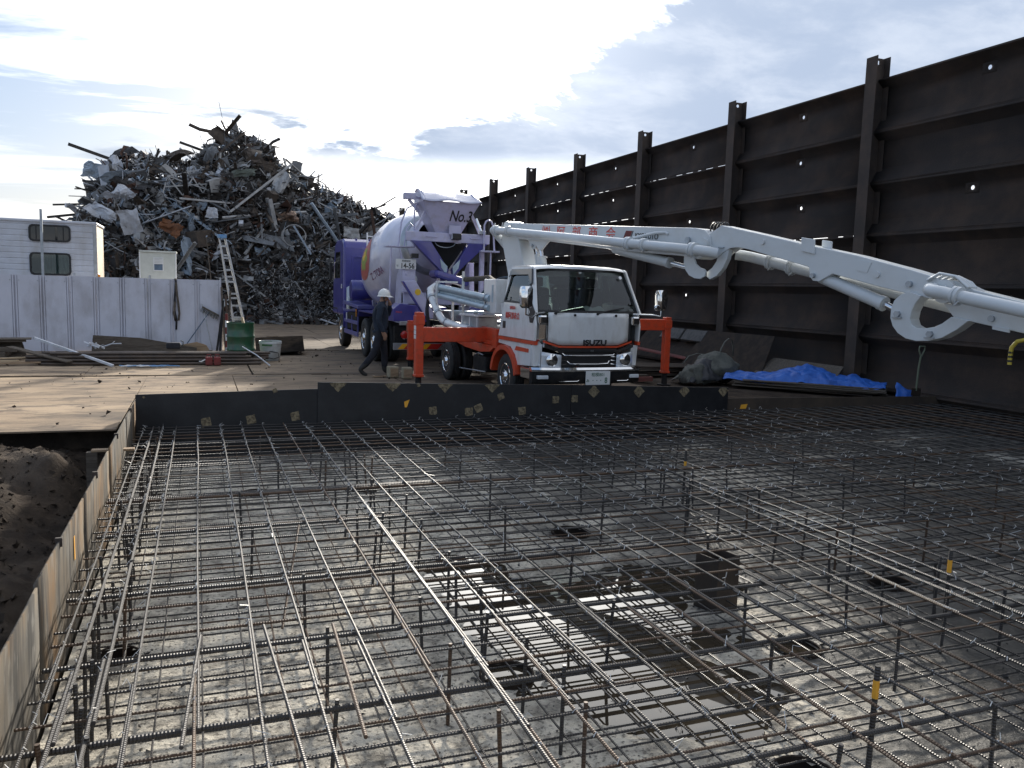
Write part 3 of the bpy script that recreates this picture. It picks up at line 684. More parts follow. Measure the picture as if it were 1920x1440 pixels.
    bw = B(); bw.box(-.91, .91, 1.50, 1.55, 1.0, 1.62); bw.prism([(-.91, 1.62), (-.70, 1.62), (-.66, 2.10), (-.84, 2.2)], 'y', 1.36, 1.42); bw.prism([(.91, 1.62), (.70, 1.62), (.66, 2.10), (.84, 2.2)], 'y', 1.36, 1.42)
    bw.box(-.84, .84, 1.30, 1.36, 2.10, 2.20); bw.make('back_wall', 'cab_white', t)
    B().prism([(-.70, 1.62), (.70, 1.62), (.66, 2.10), (-.66, 2.10)], 'y', 1.375, 1.381).make('rear_window', 'glass', t)
    B().box(-.90, .90, .12, 1.50, .98, 1.03).make('floor', 'seat_dark', t)
    # windscreen (curved, raked) with black surround
    def ws(u, v, off=0.):
        x = (u * 2 - 1); z = 1.515 + v * .685; hw = .915 - .10 * v ** 1.3; y = .035 + .36 * v ** 1.15 + .075 * abs(x) ** 2.4; return Vector((x * hw, y - off, z))
    B().grid(lambda u, v: ws(u, v), 18, 10).make('windshield', 'glass', t, smooth=60)
    fr = B(); oi = lambda a, bb: [ws(a[0], a[1], .006), ws(bb[0], bb[1], .006)]
    def strip(pa, pb, k=14):
        vs = []; 
        for i in range(k + 1):
            a = (lerp(pa[0][0], pa[1][0], i / k), lerp(pa[0][1], pa[1][1], i / k)); c = (lerp(pb[0][0], pb[1][0], i / k), lerp(pb[0][1], pb[1][1], i / k)); vs += [ws(*a, .005), ws(*c, .005)]
        fr.add(vs, [(2 * i, 2 * i + 1, 2 * i + 3, 2 * i + 2) for i in range(k)])
    strip(((0, 0), (1, 0)), ((.03, .045), (.97, .045))); strip(((0, 1), (1, 1)), ((.03, .955), (.97, .955))); strip(((0, 0), (0, 1)), ((.03, .045), (.03, .955))); strip(((1, 0), (1, 1)), ((.97, .045), (.97, .955)))
    fr.make('windshield_seal', 'black_plastic', t, thick=.004)
    # front: panel, badge lettering, red line, corner chrome
    fp = B()
    def fpp(u, v):
        x = (u * 2 - 1); z = 1.0 + v * .51; return Vector((x * .72, .012 + .045 * x * x - .010 * math.sin(v * 3.14), z + (0 if v > .2 else .30 * max(0, abs(x) * .72 - .52))))
    fp.grid(fpp, 16, 6).make('front_panel', 'cab_white', t, smooth=60, thick=.02)
    rl = B(); rl.grid(lambda u, v: Vector(((u * 2 - 1) * .80, -.002 + .055 * (u * 2 - 1) ** 2, .957 + v * .030 + .30 * max(0, abs(u * 2 - 1) * .8 - .52))), 18, 1).make('red_line', 'orange_red', t, thick=.014)
    for s in (-1, 1):
        B().grid(lambda u, v: Vector((s * (.735 + .205 * u), .055 + .14 * u ** 2, .99 + .46 * v)), 6, 4).make('corner_panel', 'chrome' if s < 0 else 'black_plastic', t, smooth=60, thick=.015)
        B().box(s * .83 - .075, s * .83 + .075, -.02, .075, 1.32, 1.47).make('blind_spot_mirror', 'chrome', t, bevel=.03)
        # headlamp cluster
        hl = B().grid(lambda u, v: Vector((s * (.50 + .32 * u), .005 + .06 * u ** 2 - .01 * v, .645 + .25 * v * (1 - .20 * (1 - u)))), 6, 4).make('headlight', 'lens', t, smooth=60, thick=.02)
        B().lathe([(0, .10), (-.012, .085), (-.02, .03), (-.02, .002)], (s * .66, -.010, .765), (0, 1, 0), 20, False).make('bulb_reflector', 'chrome', hl, smooth=40)
        B().grid(lambda u, v: Vector((s * (.825 + .11 * u), .07 + .13 * u, .66 + .34 * v)), 3, 4).make('indicator', 'lens', t, smooth=60, thick=.015)
        B().prism([(.44, .90), (.80, 1.03), (.80, .965), (.50, .875)], 'y', -.004, .05).make('grille_wing', 'chrome', t) if s > 0 else B().prism([(-.44, .90), (-.80, 1.03), (-.80, .965), (-.50, .875)], 'y', -.004, .05).make('grille_wing', 'chrome', t)
    B().box(-.51, .51, .03, .10, .655, .95).make('grille', 'black_plastic', t)
    b = B(); b.box(-.50, .50, .005, .035, .885, .935).make('grille_bar', 'black_plastic', t, bevel=.008)
    for z, w in ((.835, .44), (.70, .34)):
        B().tube([(-w - .04, .03, z + .045), (-w, .004, z + .006), (-w * .5, -.004, z), (w * .5, -.004, z), (w, .004, z + .006), (w + .04, .03, z + .045)], .0095, 6).make('grille_bar', 'chrome', t, smooth=60)
    for z in (.70, .76, .82):
        for s in (-1, 1): B().tube([(s * .40, .01, z), (s * .51, .02, z - .012)], .006, 5).make('grille_fin', 'chrome', t)
    bp = B()
    sec = [(-.06, .60), (-.085, .585), (-.09, .55), (-.085, .42), (-.06, .39), (0.02, .38), (.02, .625), (-.04, .625)]
    rings = [[Vector((x, y + .13 * abs(x / .96) ** 4, z)) for y, z in sec] for x in [-.97, -.93, -.8, -.5, -.2, .2, .5, .8, .93, .97]]
    bmp = bp.loft(rings).make('bumper', 'black_steel', t, smooth=40)
    top = B(); top.loft([[Vector((x, y + .13 * abs(x / .98) ** 4, z)) for y, z in ((-.095, .585), (-.098, .615), (-.07, .648), (0, .65), (0, .58))] for x in [-.985, -.95, -.8, -.5, -.2, .2, .5, .8, .95, .985]]).make('bumper_trim', 'chrome', bmp, smooth=40)
    for xa, xb in ((-.60, -.22), (.44, .68)): B().tube([(xa, -.094, .455), (xa + .03, -.096, .435), (xb - .03, -.096, .435), (xb, -.094, .45)], .008, 6).make('bumper_trim', 'chrome', bmp)
    for s in (-1, 1): B().box(s * .82 - .09, s * .82 + .09, -.05, .02, .47, .53).make('fog_lamp', 'lens', bmp, bevel=.01)
    npl = B().box(-.11, .33, -.118, -.110, .375, .595).make('number_plate', 'plastic_white', t, bevel=.004)
    T = lambda x, y, z: Matrix.Translation((x, y, z)) @ FRONT
    lettering('plate_text', '相模801', .070, 'text_green', npl, T(.11, -.1185, .515)); lettering('plate_text', '8', .125, 'text_green', npl, T(.255, -.1185, .405), bold=.002, sx=.8)
    lettering('plate_text', 'み', .055, 'text_green', npl, T(-.072, -.1185, .425), bold=.001); lettering('plate_text', '・・・', .07, 'text_green', npl, T(.09, -.1185, .42), sx=1)
    lettering('badge', 'ISUZU', .115, 'text_black', t, T(.085, -.014, 1.005), bold=.004, sx=1.35)
    lettering('badge', '111', .04, 'galv', t, T(.05, .003, .895))
    SL = lambda x, y, z: Matrix.Translation((x, y, z)) @ LEFT
    lettering('door_text', '㈱阿部商会', .125, 'text_red', t, SL(-.954, .95, 1.375), sx=.95); lettering('door_text', '相模原市', .06, 'text_red', t, SL(-.954, .95, 1.53))
    # wipers
    for x in (-.62, .12):
        B().tube([(x, .0, 1.50), (x + .18, .02, 1.545), (x + .50, .045, 1.60)], .010, 6).make('wiper', 'black_plastic', t); B().lathe([(0, .022), (-.03, .018)], (x, .012, 1.497), (0, 1, 0), 10).make('wiper_hub', 'black_plastic', t)
    for x in (-.28, .46): B().lathe([(0, .022), (-.02, .018)], (x, .006, 1.475), (0, 1, 0), 10).make('washer_cap', 'black_plastic', t)
    # mirrors
    for s, lab in ((-1, None), (1, None)):
        mx = s * 1.20
        b = B(); b.tube([(s * .80, .04, 1.505), (s * .93, -.04, 1.50), (s * 1.07, -.13, 1.44 if s < 0 else 1.50), (mx, -.16, 1.48), (mx, -.16, 1.60)], .013, 8); arm = b.make('mirror_arm', 'chrome', t, smooth=60)
        hb = B(); hb.loft([[Vector((mx + a * w, -.16 + c * d, z)) for a, c in ((-1, -.6), (-.6, -1), (.6, -1), (1, -.6), (1, .8), (-1, .8))] for z, w, d in ((1.575, .06, .03), (1.60, .085, .05), (1.72, .095, .055), (1.86, .095, .05), (1.905, .08, .04))])
        hb.make('mirror', 'chrome', arm, smooth=35)
        if s > 0: B().lathe([(0, .05), (.03, .048), (.05, .03)], (mx - .10, -.18, 1.62), (0, -1, .2), 14).make('round_mirror', 'chrome', arm, smooth=40)
    # interior
    b = B(); b.box(-.86, .86, .14, .40, 1.30, 1.50); b.make('dashboard', 'black_plastic', t, bevel=.03)
    for x in (-.48, .10, .55): B().box(x - .24, x + .24, 1.02, 1.18, 1.25, 1.90).make('seat', 'seat_dark', t, bevel=.05)
    for x in (-.48, .55): B().box(x - .12, x + .12, 1.04, 1.14, 1.91, 2.07).make('headrest', 'seat_dark', t, bevel=.03)
    sw = B(); sw.tube([(-.48 + .20 * math.cos(a), .56 + .10 * math.sin(a), 1.60 + .17 * math.sin(a)) for a in (R(15 * k) for k in range(25))], .014, 6, caps=False); sw.tube([(-.48, .56, 1.60), (-.48, .40, 1.42)], .03, 6); sw.make('steering_wheel', 'black_plastic', t, smooth=60)
    B().grid(lambda u, v: Vector((.02 + .34 * u, .16 + .16 * v, 1.505 + .10 * v + .015 * math.sin(u * 9))), 6, 2).make('papers', 'paper', t); B().box(.40, .72, .17, .22, 1.505, 1.535).make('papers', 'paper', t)
    B().lathe([(0, .03), (.002, .03)], (.70, .335, 2.09), (0, -1, .4), 14).make('inspection_sticker', 'lens', t); B().box(-.06, -.01, .355, .36, 2.13, 2.16).make('inspection_sticker', 'paper', t)
    # chassis
    for s in (-1, 1): B().box(s * .40 - .04, s * .40 + .04, .2, 5.75, .55, .76).make('frame_rail', 'black_steel', t)
    for y in (.9, 2.0, 3.0, 4.9, 5.7): B().box(-.36, .36, y - .05, y + .05, .58, .72).make('cross_member', 'black_steel', t)
    fm = wheel_meshes(.385, .22, .225); rm = wheel_meshes(.385, .22, .225)
    put_wheel(fm, t, (-.84, 1.22, .385)); put_wheel(fm, t, (.84, 1.22, .385), True)
    for x, f in ((-.93, False), (-.68, False), (.93, True), (.68, True)): put_wheel(fm, t, (x, 4.15, .385), f)
    B().tube([(-.7, 1.22, .385), (.7, 1.22, .385)], .06, 8).make('axle', 'black_steel', t); B().tube([(-.6, 4.15, .385), (.6, 4.15, .385)], .09, 8).make('axle', 'black_steel', t)
    B().box(-.90, -.48, 2.25, 2.95, .34, .62).make('fuel_tank', 'black_steel', t, bevel=.03); B().box(.5, .9, 2.1, 3.0, .36, .66).make('battery_box', 'black_steel', t, bevel=.02)
    B().tube([(-.93, 2.2, .36), (-.93, 3.6, .30)], .012, 6).make('side_guard', 'galv', t)
    B().lathe([(0, .06), (.12, .06)], (-.80, 3.05, .70), (0, 0, 1), 12).make('valve', 'yellow_sticker', t, smooth=40); B().tube([(-.86, 2.9, .62), (-.86, 2.75, .66), (-.86, 2.5, .64)], .014, 6).make('valve_lever', 'galv', t)
    # deck and apron
    B().box(-.90, .90, 1.72, 5.6, .86, .93).make('deck', 'orange_red', t, bevel=.01)
    B().prism([(1.75, .855), (4.5, .855), (3.3, .73), (2.5, .70), (2.0, .74)], 'x', -.93, -.86).make('apron', 'orange_red', t, bevel=.006)
    B().box(-.95, -.85, 1.66, 1.84, .82, 1.16).make('outrigger_bracket', 'orange_red', t, bevel=.008)
    # front outriggers
    def outrigger(x0, x1, y, zb, zt, px, ptop, w=.12, foot=.26, name='outrigger'):
        o = B().box(min(x0, x1), max(x0, x1), y - .10, y + .10, zb, zt).make(name, 'orange_red', t, bevel=.012)
        B().lathe([(0, w * .62), (.03, w * .66), (.03, w * .55), (ptop - foot - .02, w * .55), (ptop - foot, w * .5)], (px, y - .01, foot), (0, 0, 1), 4, True).make('leg', 'orange_red', o, bevel=.01) if False else \
            B().box(px - w / 2, px + w / 2, y - w / 2 - .05, y + w / 2 - .05, foot, ptop).make('leg', 'orange_red', o, bevel=.012)
        B().lathe([(0, .14), (.03, .14), (.035, .06), (foot + .04, .05)], (px, y - .05, 0.016), (0, 0, 1), 16).make('foot', 'black_steel', o, smooth=40)
        B().box(px - w / 2 - .012, px + w / 2 + .012, y - w / 2 - .062, y + w / 2 - .038, foot + .01, foot + .05).make('leg_collar', 'orange_red', o, bevel=.005)
        B().box(px - w / 2 - .012, px + w / 2 + .012, y - w / 2 - .062, y + w / 2 - .038, ptop - .22, ptop - .06).make('leg_head', 'orange_red', o, bevel=.005)
        return o
    oL = outrigger(-2.06, -.70, 2.45, .885, 1.145, -2.12, 1.41, .14)
    for i, z in enumerate((1.20, 1.10, 1.02, .94)): B().box(-2.196, -2.191, 2.34, 2.46, z, z + (.07 if i else .10)).make('warning_label', ('yellow_sticker', 'plastic_white', 'plastic_white', 'plastic_white')[i], oL)
    outrigger(.95, 2.96, 2.45, 1.125, 1.345, 3.02, 1.39, .13)
    B().box(.70, 1.0, 2.33, 2.57, .93, 1.30).make('outrigger_bracket', 'orange_red', t, bevel=.01)
    B().box(-.86, -.80, 2.05, 2.9, .93, 1.16).make('outrigger_bracket', 'orange_red', t, bevel=.01)
    # rear outriggers
    outrigger(-1.50, -.6, 4.9, .80, .98, -1.58, 1.16, .12, .34); outrigger(.6, 1.45, 4.9, .80, .98, 1.50, 1.16, .12, .34)
    # side gear: control box, tool locker, pipes
    cb = B().box(-.97, -.55, 1.68, 2.26, 1.42, 2.02).make('control_box', 'cab_white', t, bevel=.012); B().box(-.976, -.971, 1.80, 1.86, 1.62, 1.92).make('control_slot', 'pipe_grey', cb)
    b = B()
    for k in range(5): b.tube([(-.976, 2.16 + .02 * math.cos(a), 1.50 + k * .055 + .026 * math.sin(a)) for a in (R(30 * j) for j in range(13))], .005, 5, caps=False)
    b.make('cable_loops', 'black_plastic', cb)
    lk = B().box(-.93, -.55, 2.62, 3.55, .95, 1.32).make('tool_locker', 'galv', t, bevel=.006); B().box(-.96, -.52, 2.55, 3.62, 1.33, 1.37).make('locker_lid', 'cab_white', lk, bevel=.005)
    for y in (2.66, 3.06, 3.50): B().box(-.945, -.932, y - .02, y + .02, .95, 1.325).make('locker_rib', 'cab_white', lk)
    for x, z0, r in ((-.98, 1.87, .062), (-.90, 1.76, .062), (-.99, 1.70, .058)):
        p = B().tube([(x, 5.0, z0), (x + .02, 1.95, z0 - .19)], r, 14).make('delivery_pipe', 'pipe_grey', t, smooth=50)
        for y in (4.9, 2.1): B().lathe([(0, r + .014), (.05, r + .014)], (x + .02 * (5 - y) / 3.05, y, z0 - .19 * (5 - y) / 3.05), (0, 1, .062), 14).make('pipe_flange', 'galv', p, smooth=40)
    rk = B(); rk.box(-1.07, -1.03, 4.78, 4.84, 1.52, 1.98); rk.make('rack_post', 'cab_white', t, bevel=.006); B().box(-1.05, -.6, 4.78, 4.84, 1.95, 1.985).make('rack_bar', 'cab_white', t)
    for y in (4.25, 3.62): B().box(-.90, -.86, y - .02, y + .02, .93, 1.64).make('rack_post', 'cab_white', t)
    B().box(-.80, -.76, 3.9, 3.95, 1.5, 2.18).make('rack_post', 'cab_white', t)
    ep = B(); ep.tube([(-.75, 5.35, 1.84), (-.90, 5.42, 1.88), (-1.02, 5.35, 1.80), (-1.05, 5.2, 1.66), (-1.05, 4.62, 1.30), (-1.04, 4.42, 1.20), (-1.03, 4.2, 1.15), (-1.0, 2.9, 1.08)], .075, 14); el = ep.make('elbow_pipe', 'white_paint', t, smooth=50)
    for p, ax in (((-1.05, 5.15, 1.63), (0, 1, .62)), ((-1.05, 4.66, 1.325), (0, 1, .62)), ((-1.03, 4.15, 1.147), (0, 1, .06))): B().lathe([(-.03, .092), (.03, .092)], p, ax, 14).make('pipe_flange', 'galv', el, smooth=40)
    B().grid(lambda u, v: Vector((-1.06 - .04 * math.sin(u * 6) + .02 * math.sin(v * 9), 5.40 + .28 * (u - .5) + .04 * math.sin(v * 7), 1.80 - .90 * v - .05 * u)), 10, 10).make('hanging_hose_cover', 'cloth_dark', t, smooth=60, thick=.012)
    # hopper at the back, below the mixer chute
    hp = B(); hp.loft([[Vector((x * w, 5.15 + d0 + (y * d), z)) for x, y in ((-1, 0), (1, 0), (1, 1), (-1, 1))] for z, w, d0, d in ((.70, .35, .15, .35), (.80, .42, .1, .45), (1.30, .66, 0, .70), (1.36, .70, -.02, .76))]); hp.make('hopper', 'pipe_grey', t, bevel=.012)
    B().box(-.52, .52, 4.55, 5.1, .95, 1.30).make('pump_unit', 'galv', t, bevel=.03)
    for s in (-1, 1): B().tube([(s * .22, 2.8, 1.12), (s * .22, 4.6, 1.12)], .11, 14).make('pump_cylinder', 'galv', t, smooth=50)
    tp = B(); tp.grid(lambda u, v: Vector((-.78 + 1.2 * u, 2.25 + 1.9 * v, 2.12 - .55 * v ** .8 - .25 * abs(u - .45) + .03 * math.sin(u * 11 + v * 6) + .03 * math.sin(v * 13))), 14, 16); tp.make('canvas_sheet', 'canvas_grey', t, smooth=70, thick=.01)
    B().tube([(-.75, 3.9, 2.02), (-.5, 3.2, 2.06), (-.72, 2.3, 1.96)], .05, 10).make('rolled_hose', 'wood_grey', t, smooth=60)
    # -------------------------------------------------------- boom
    d = Vector((.155, -.988, 0)).normalized(); n = Vector((-d.y, d.x, 0))
    bw_ = Matrix((( d.x, n.x, 0, 5.70), (d.y, n.y, 0, 14.2), (0, 0, 1, 0), (0, 0, 0, 1)))
    BM = (Matrix.Translation(PUMP_LOC) @ Matrix.Rotation(PUMP_RZ, 4, 'Z')).inverted() @ bw_
    def bp(name, b, m, par=t, smooth=None, bevel=0):
        o = b.make(name, m, par, smooth=smooth, bevel=bevel)
        if par is t: o.matrix_local = BM
        return o
    def circ(c, r, k=14, a0=0, a1=360): return [(c[0] + r * math.cos(R(a0 + (a1 - a0) * i / k)), c[1] + r * math.sin(R(a0 + (a1 - a0) * i / k))) for i in range(k + (0 if a1 - a0 == 360 else 1))]
    tb = bp('turret', B().lathe([(0, .42), (.10, .42), (.12, .36), (.30, .33)], (.05, .15, .93), (0, 0, 1), 24), 'boom_white', smooth=40)
    bp('boom_column', B().prism([(-1.10, 2.86), (-1.02, 2.95), (-.75, 2.95), (-.44, 2.80), (.36, 1.2), (-.40, 1.2)], 'y', .0, .30), 'boom_white', bevel=.015)
    s1 = bp('boom_section', B().prism([(-.95, 2.94), (-.83, 3.12), (4.40, 2.765), (4.60, 2.73), (4.72, 2.63), (4.745, 2.50), (4.70, 2.38), (4.50, 2.335), (4.30, 2.375), (2.84, 2.49), (.48, 2.735), (-.46, 2.80)], 'y', .02, .28), 'boom_white', bevel=.008)
    bp('pin_boss', B().prism(circ((-.86, 3.04), .115), 'y', -.03, .33), 'boom_white', s1, smooth=30); bp('pin_boss', B().prism(circ((4.62, 2.52), .10), 'y', -.03, .33), 'boom_white', s1, smooth=30)
    bp('pin', B().prism(circ((4.30, 2.60), .045), 'y', -.02, .32), 'galv', s1, smooth=30); bp('bolt', B().prism(circ((4.26, 2.565), .02, 6), 'y', -.0, .3), 'galv', s1)
    bp('lift_bracket', B().prism([(-.16, 2.80), (.02, 2.60), (.10, 2.60), (.16, 2.66), (.26, 2.58), (.36, 2.58), (.62, 2.74)], 'y', .04, .07), 'boom_white', s1, bevel=.004)
    bp('pin', B().prism(circ((.04, 2.665), .03), 'y', .0, .3), 'galv', s1, smooth=30)
    for a, q, r in (((-.03, .16, 2.68), (.45, .16, 1.25), .060), ((.24, .10, 2.62), (.62, .10, 1.25), .078)):
        ly = bp('lift_cylinder', B().tube([Vector(a).lerp(Vector(q), .12), q], r, 16), 'boom_white', smooth=50); bp('rod', B().tube([a, Vector(a).lerp(Vector(q), .14)], r * .55, 12), 'steel_rod', ly, smooth=50)
    T2 = lambda s, z: Matrix.Translation((s, .0165, z)) @ FRONT
    for k, chx in enumerate('㈱阿部商会'): lettering('boom_letter', chx, .22, 'text_red', s1, T2(.52 + k * .485, 2.815 - k * .031) @ Matrix.Rotation(R(-3.6), 4, 'Z'), sx=1.25)
    bp('emblem', B().prism([(2.78, 2.66), (2.86, 2.80), (3.02, 2.79), (2.94, 2.65)], 'y', .0165, .0175), 'red_paint', s1); bp('emblem', B().prism([(2.95, 2.65), (3.03, 2.79), (3.05, 2.79), (2.97, 2.648)], 'y', .016, .0175), 'text_black', s1)
    lettering('boom_text', 'KYOKUTO', .12, 'text_black', s1, T2(3.36, 2.655) @ Matrix.Rotation(R(-3.6), 4, 'Z'), bold=.001, sx=.95)
    PY = -.16
    def pipe(name, pts, r, joints, par=t, m='boom_white'):
        o = bp(name, B().tube(pts, r, 18), m, par, smooth=50)
        for p, ax, w in joints:
            j = B(); j.lathe([(-w, r + .006), (-w, r + .028), (-.008, r + .03), (-.006, r + .02), (.006, r + .02), (.008, r + .03), (w, r + .028), (w, r + .006)], p, ax, 18); a = Vector(ax).normalized()
            j.tube([Vector(p) + Vector((-.02, -.02, -r - .03)), Vector(p) + Vector((.02, -.05, -r - .02)), Vector(p) + Vector((.05, -.05, -r + .01))], .010, 6); bp('coupling', j, 'boom_white', o, smooth=40)
        return o
    dv = Vector((5.9, 0, -.54)).normalized()
    p1 = pipe('boom_pipe', [(-1.02, .14, 2.62), (-1.16, .05, 2.80), (-1.22, -.06, 2.93), (-1.14, PY, 2.985), (-.95, PY, 2.975), (4.72, PY, 2.44), (4.86, PY + .03, 2.42), (4.93, PY + .12, 2.40)], .072,
              [((-1.02, PY, 2.978), dv, .05), ((-.52, PY, 2.937), dv, .03), ((3.18, PY, 2.585), dv, .045), ((3.55, PY, 2.55), dv, .03), ((4.60, PY, 2.452), dv, .05)])
    bp('pipe_hook', B().tube([(-1.10, PY, 3.05), (-1.07, PY, 3.12)], .012, 6).tube([(-.80, PY, 3.03), (-.76, PY, 3.11)], .012, 6), 'boom_white', p1)
    bp('pipe_clamp_arm', B().tube([(3.28, PY, 2.66), (3.62, -.02, 2.73), (3.80, .02, 2.73), (3.86, .02, 2.70)], .022, 8), 'boom_white', s1, smooth=50)
    c1 = bp('fold_cylinder', B().tube([(2.55, .10, 2.515), (3.83, .10, 2.30)], .072, 16).lathe([(0, .08), (.06, .08)], (3.78, .10, 2.308), (1, 0, -.168), 16), 'boom_white', smooth=40)
    bp('rod', B().tube([(3.83, .10, 2.30), (4.34, .10, 2.20)], .036, 12), 'steel_rod', c1, smooth=50)
    bp('cylinder_eye', B().prism([(2.42, 2.60), (2.42, 2.53), (2.50, 2.47), (2.62, 2.47), (2.74, 2.55)], 'y', .05, .15), 'boom_white', s1, bevel=.006)
    s2 = bp('boom_section', B().prism([(4.90, 2.775), (5.60, 2.63), (6.27, 2.485), (7.03, 2.335), (7.69, 2.175), (8.00, 2.09), (8.12, 2.02), (8.12, 1.93), (7.96, 1.87), (7.39, 1.98), (6.73, 2.13), (6.55, 2.04), (6.46, 2.05), (6.41, 2.10), (6.39, 2.21), (5.40, 2.445), (5.22, 2.475), (5.09, 2.47), (4.95, 2.41), (4.85, 2.345), (4.76, 2.36), (4.68, 2.52), (4.66, 2.66)], 'y', .04, .25), 'boom_white', bevel=.008)
    bp('pin', B().prism(circ((5.65, 2.53), .035), 'y', .02, .27), 'boom_white', s2, smooth=30); bp('pin', B().prism(circ((7.32, 2.12), .035), 'y', .02, .27), 'boom_white', s2, smooth=30)
    bp('pin', B().prism(circ((7.72, 2.02), .032), 'y', .0, .28), 'galv', s2, smooth=30); bp('pin', B().prism(circ((6.47, 2.11), .028), 'y', .0, .28), 'galv', s2, smooth=30)
    bp('lock_bar', B().box(4.88, 4.98, .02, .036, 2.475, 2.49), 'galv', s2); bp('patch_plate', B().prism([(7.05, 2.17), (7.10, 2.28), (7.24, 2.25), (7.19, 2.14)], 'y', .032, .0395), 'boom_white', s2)
    bp('lug', B().prism([(6.28, 2.40), (6.27, 2.56), (6.46, 2.53), (6.47, 2.36)], 'y', .015, .039), 'boom_white', s2, bevel=.004); bp('lug', B().prism([(6.47, 2.45), (6.47, 2.53), (6.60, 2.505), (6.60, 2.41)], 'y', .14, .17), 'boom_white', s2, bevel=.004)
    bp('fold_link', B().prism([(4.25, 2.40), (4.25, 2.28), (4.29, 2.19), (4.37, 2.115), (4.48, 2.075), (4.60, 2.065), (4.68, 2.10), (4.70, 2.17), (4.66, 2.20), (4.58, 2.22), (4.50, 2.27), (4.45, 2.36)], 'y', -.01, .015), 'boom_white', bevel=.004)
    bp('fold_link', B().prism([(5.06, 2.47), (5.03, 2.33), (4.96, 2.21), (4.85, 2.11), (4.72, 2.06), (4.66, 2.10), (4.66, 2.16), (4.76, 2.22), (4.83, 2.30), (4.87, 2.42)], 'y', .05, .12), 'boom_white', bevel=.004)
    hs = B()
    for k in range(4): hs.tube([(4.70 + .03 * k + .09 * math.cos(a), .12 + .03 * k, 2.74 + .09 * math.sin(a)) for a in (R(-20 + 220 * j / 10) for j in range(11))], .010, 6)
    bp('hydraulic_hoses', hs, 'black_plastic', s1, smooth=60)
    d2 = Vector((1.72, 0, -.33)).normalized()
    pipe('boom_pipe', [(4.93, .30, 2.40), (5.0, .36, 2.39), (5.15, .36, 2.365), (8.0, .36, 1.80), (8.1, .30, 1.82), (8.12, .1, 1.92), (8.08, 0, 1.97)], .070, [((5.50, .36, 2.295), d2, .03), ((5.85, .36, 2.225), d2, .03)])
    c2 = bp('fold_cylinder', B().tube([(6.50, .14, 2.10), (7.36, .14, 1.805)], .075, 16).lathe([(0, .083), (.06, .083)], (7.31, .14, 1.822), (.86, 0, -.295), 16), 'boom_white', smooth=40)
    bp('rod', B().tube([(7.36, .14, 1.805), (7.62, .14, 1.70)], .038, 12), 'steel_rod', c2, smooth=50)
    rg = bp('fold_link', B().prism([(7.74, 1.945), (7.64, 1.905), (7.575, 1.845), (7.545, 1.76), (7.545, 1.66), (7.58, 1.575), (7.645, 1.505), (7.74, 1.455), (7.86, 1.435), (8.00, 1.445), (8.14, 1.485), (8.28, 1.57), (8.40, 1.67), (8.22, 1.70), (8.13, 1.63), (8.05, 1.59), (7.95, 1.57), (7.86, 1.57), (7.80, 1.60), (7.775, 1.66), (7.785, 1.74), (7.82, 1.82), (7.88, 1.90)], 'y', .0, .16), 'boom_white', bevel=.006)
    for c in ((7.635, 1.705), (8.02, 1.515)): bp('pin', B().prism(circ(c, .035, 6), 'y', -.035, .2), 'galv', rg); bp('pin_clip', B().box(c[0] - .06, c[0] + .05, -.022, -.008, c[1] - .045, c[1] - .03), 'galv', rg)
    s3 = bp('boom_section', B().prism([(8.02, 2.06), (8.10, 1.82), (8.22, 1.69), (8.93, 1.572), (11.6, 1.08), (11.6, 1.26), (8.40, 1.97), (8.2, 2.06)], 'y', .05, .24), 'boom_white', bevel=.008)
    bp('pin', B().prism(circ((8.60, 1.70), .03), 'y', .02, .26), 'galv', s3, smooth=30); bp('lug', B().prism([(8.62, 1.60), (8.62, 1.635), (8.78, 1.61), (8.78, 1.575)], 'y', .03, .05), 'boom_white', s3)
    bp('pin_boss', B().prism(circ((8.12, 1.95), .12), 'y', .0, .29), 'boom_white', s3, smooth=30)
    d3 = Vector((1.3, 0, -.24)).normalized()
    p3 = pipe('boom_pipe', [(8.02, -.02, 1.97), (8.03, -.10, 1.965), (8.08, PY, 1.955), (8.20, PY, 1.935), (11.6, PY, 1.31), (11.85, PY, 1.20), (11.95, PY, .95)], .064, [((8.36, PY, 1.906), d3, .035), ((9.4, PY, 1.715), d3, .03)])
    hs = B()
    for k in range(4): hs.tube([(7.92 + .05 * k, .02 + .04 * k, 2.06), (8.05 + .04 * k, .02 + .04 * k, 2.13 - .01 * k), (8.22 + .03 * k, .02 + .04 * k, 2.10 - .02 * k), (8.36, .02 + .04 * k, 1.99)], .016, 6)
    bp('hydraulic_hoses', hs, 'boom_white', s3, smooth=60)
    yh = bp('hose_hook', B().tube([(9.05, .0, 1.50), (8.95, .0, 1.52), (8.88, .0, 1.50), (8.835, .0, 1.44), (8.83, .0, 1.36), (8.83, 0, 1.28)], .020, 8).tube([(8.95, .0, 1.52), (8.98, .05, 1.60)], .016, 6), 'yellow_hose', smooth=50)
    for z in (1.385, 1.345, 1.305): bp('band', B().lathe([(0, .022), (.018, .022)], (8.83, 0, z), (0, 0, 1), 10), 'black_plastic', yh)
build_pump_truck()

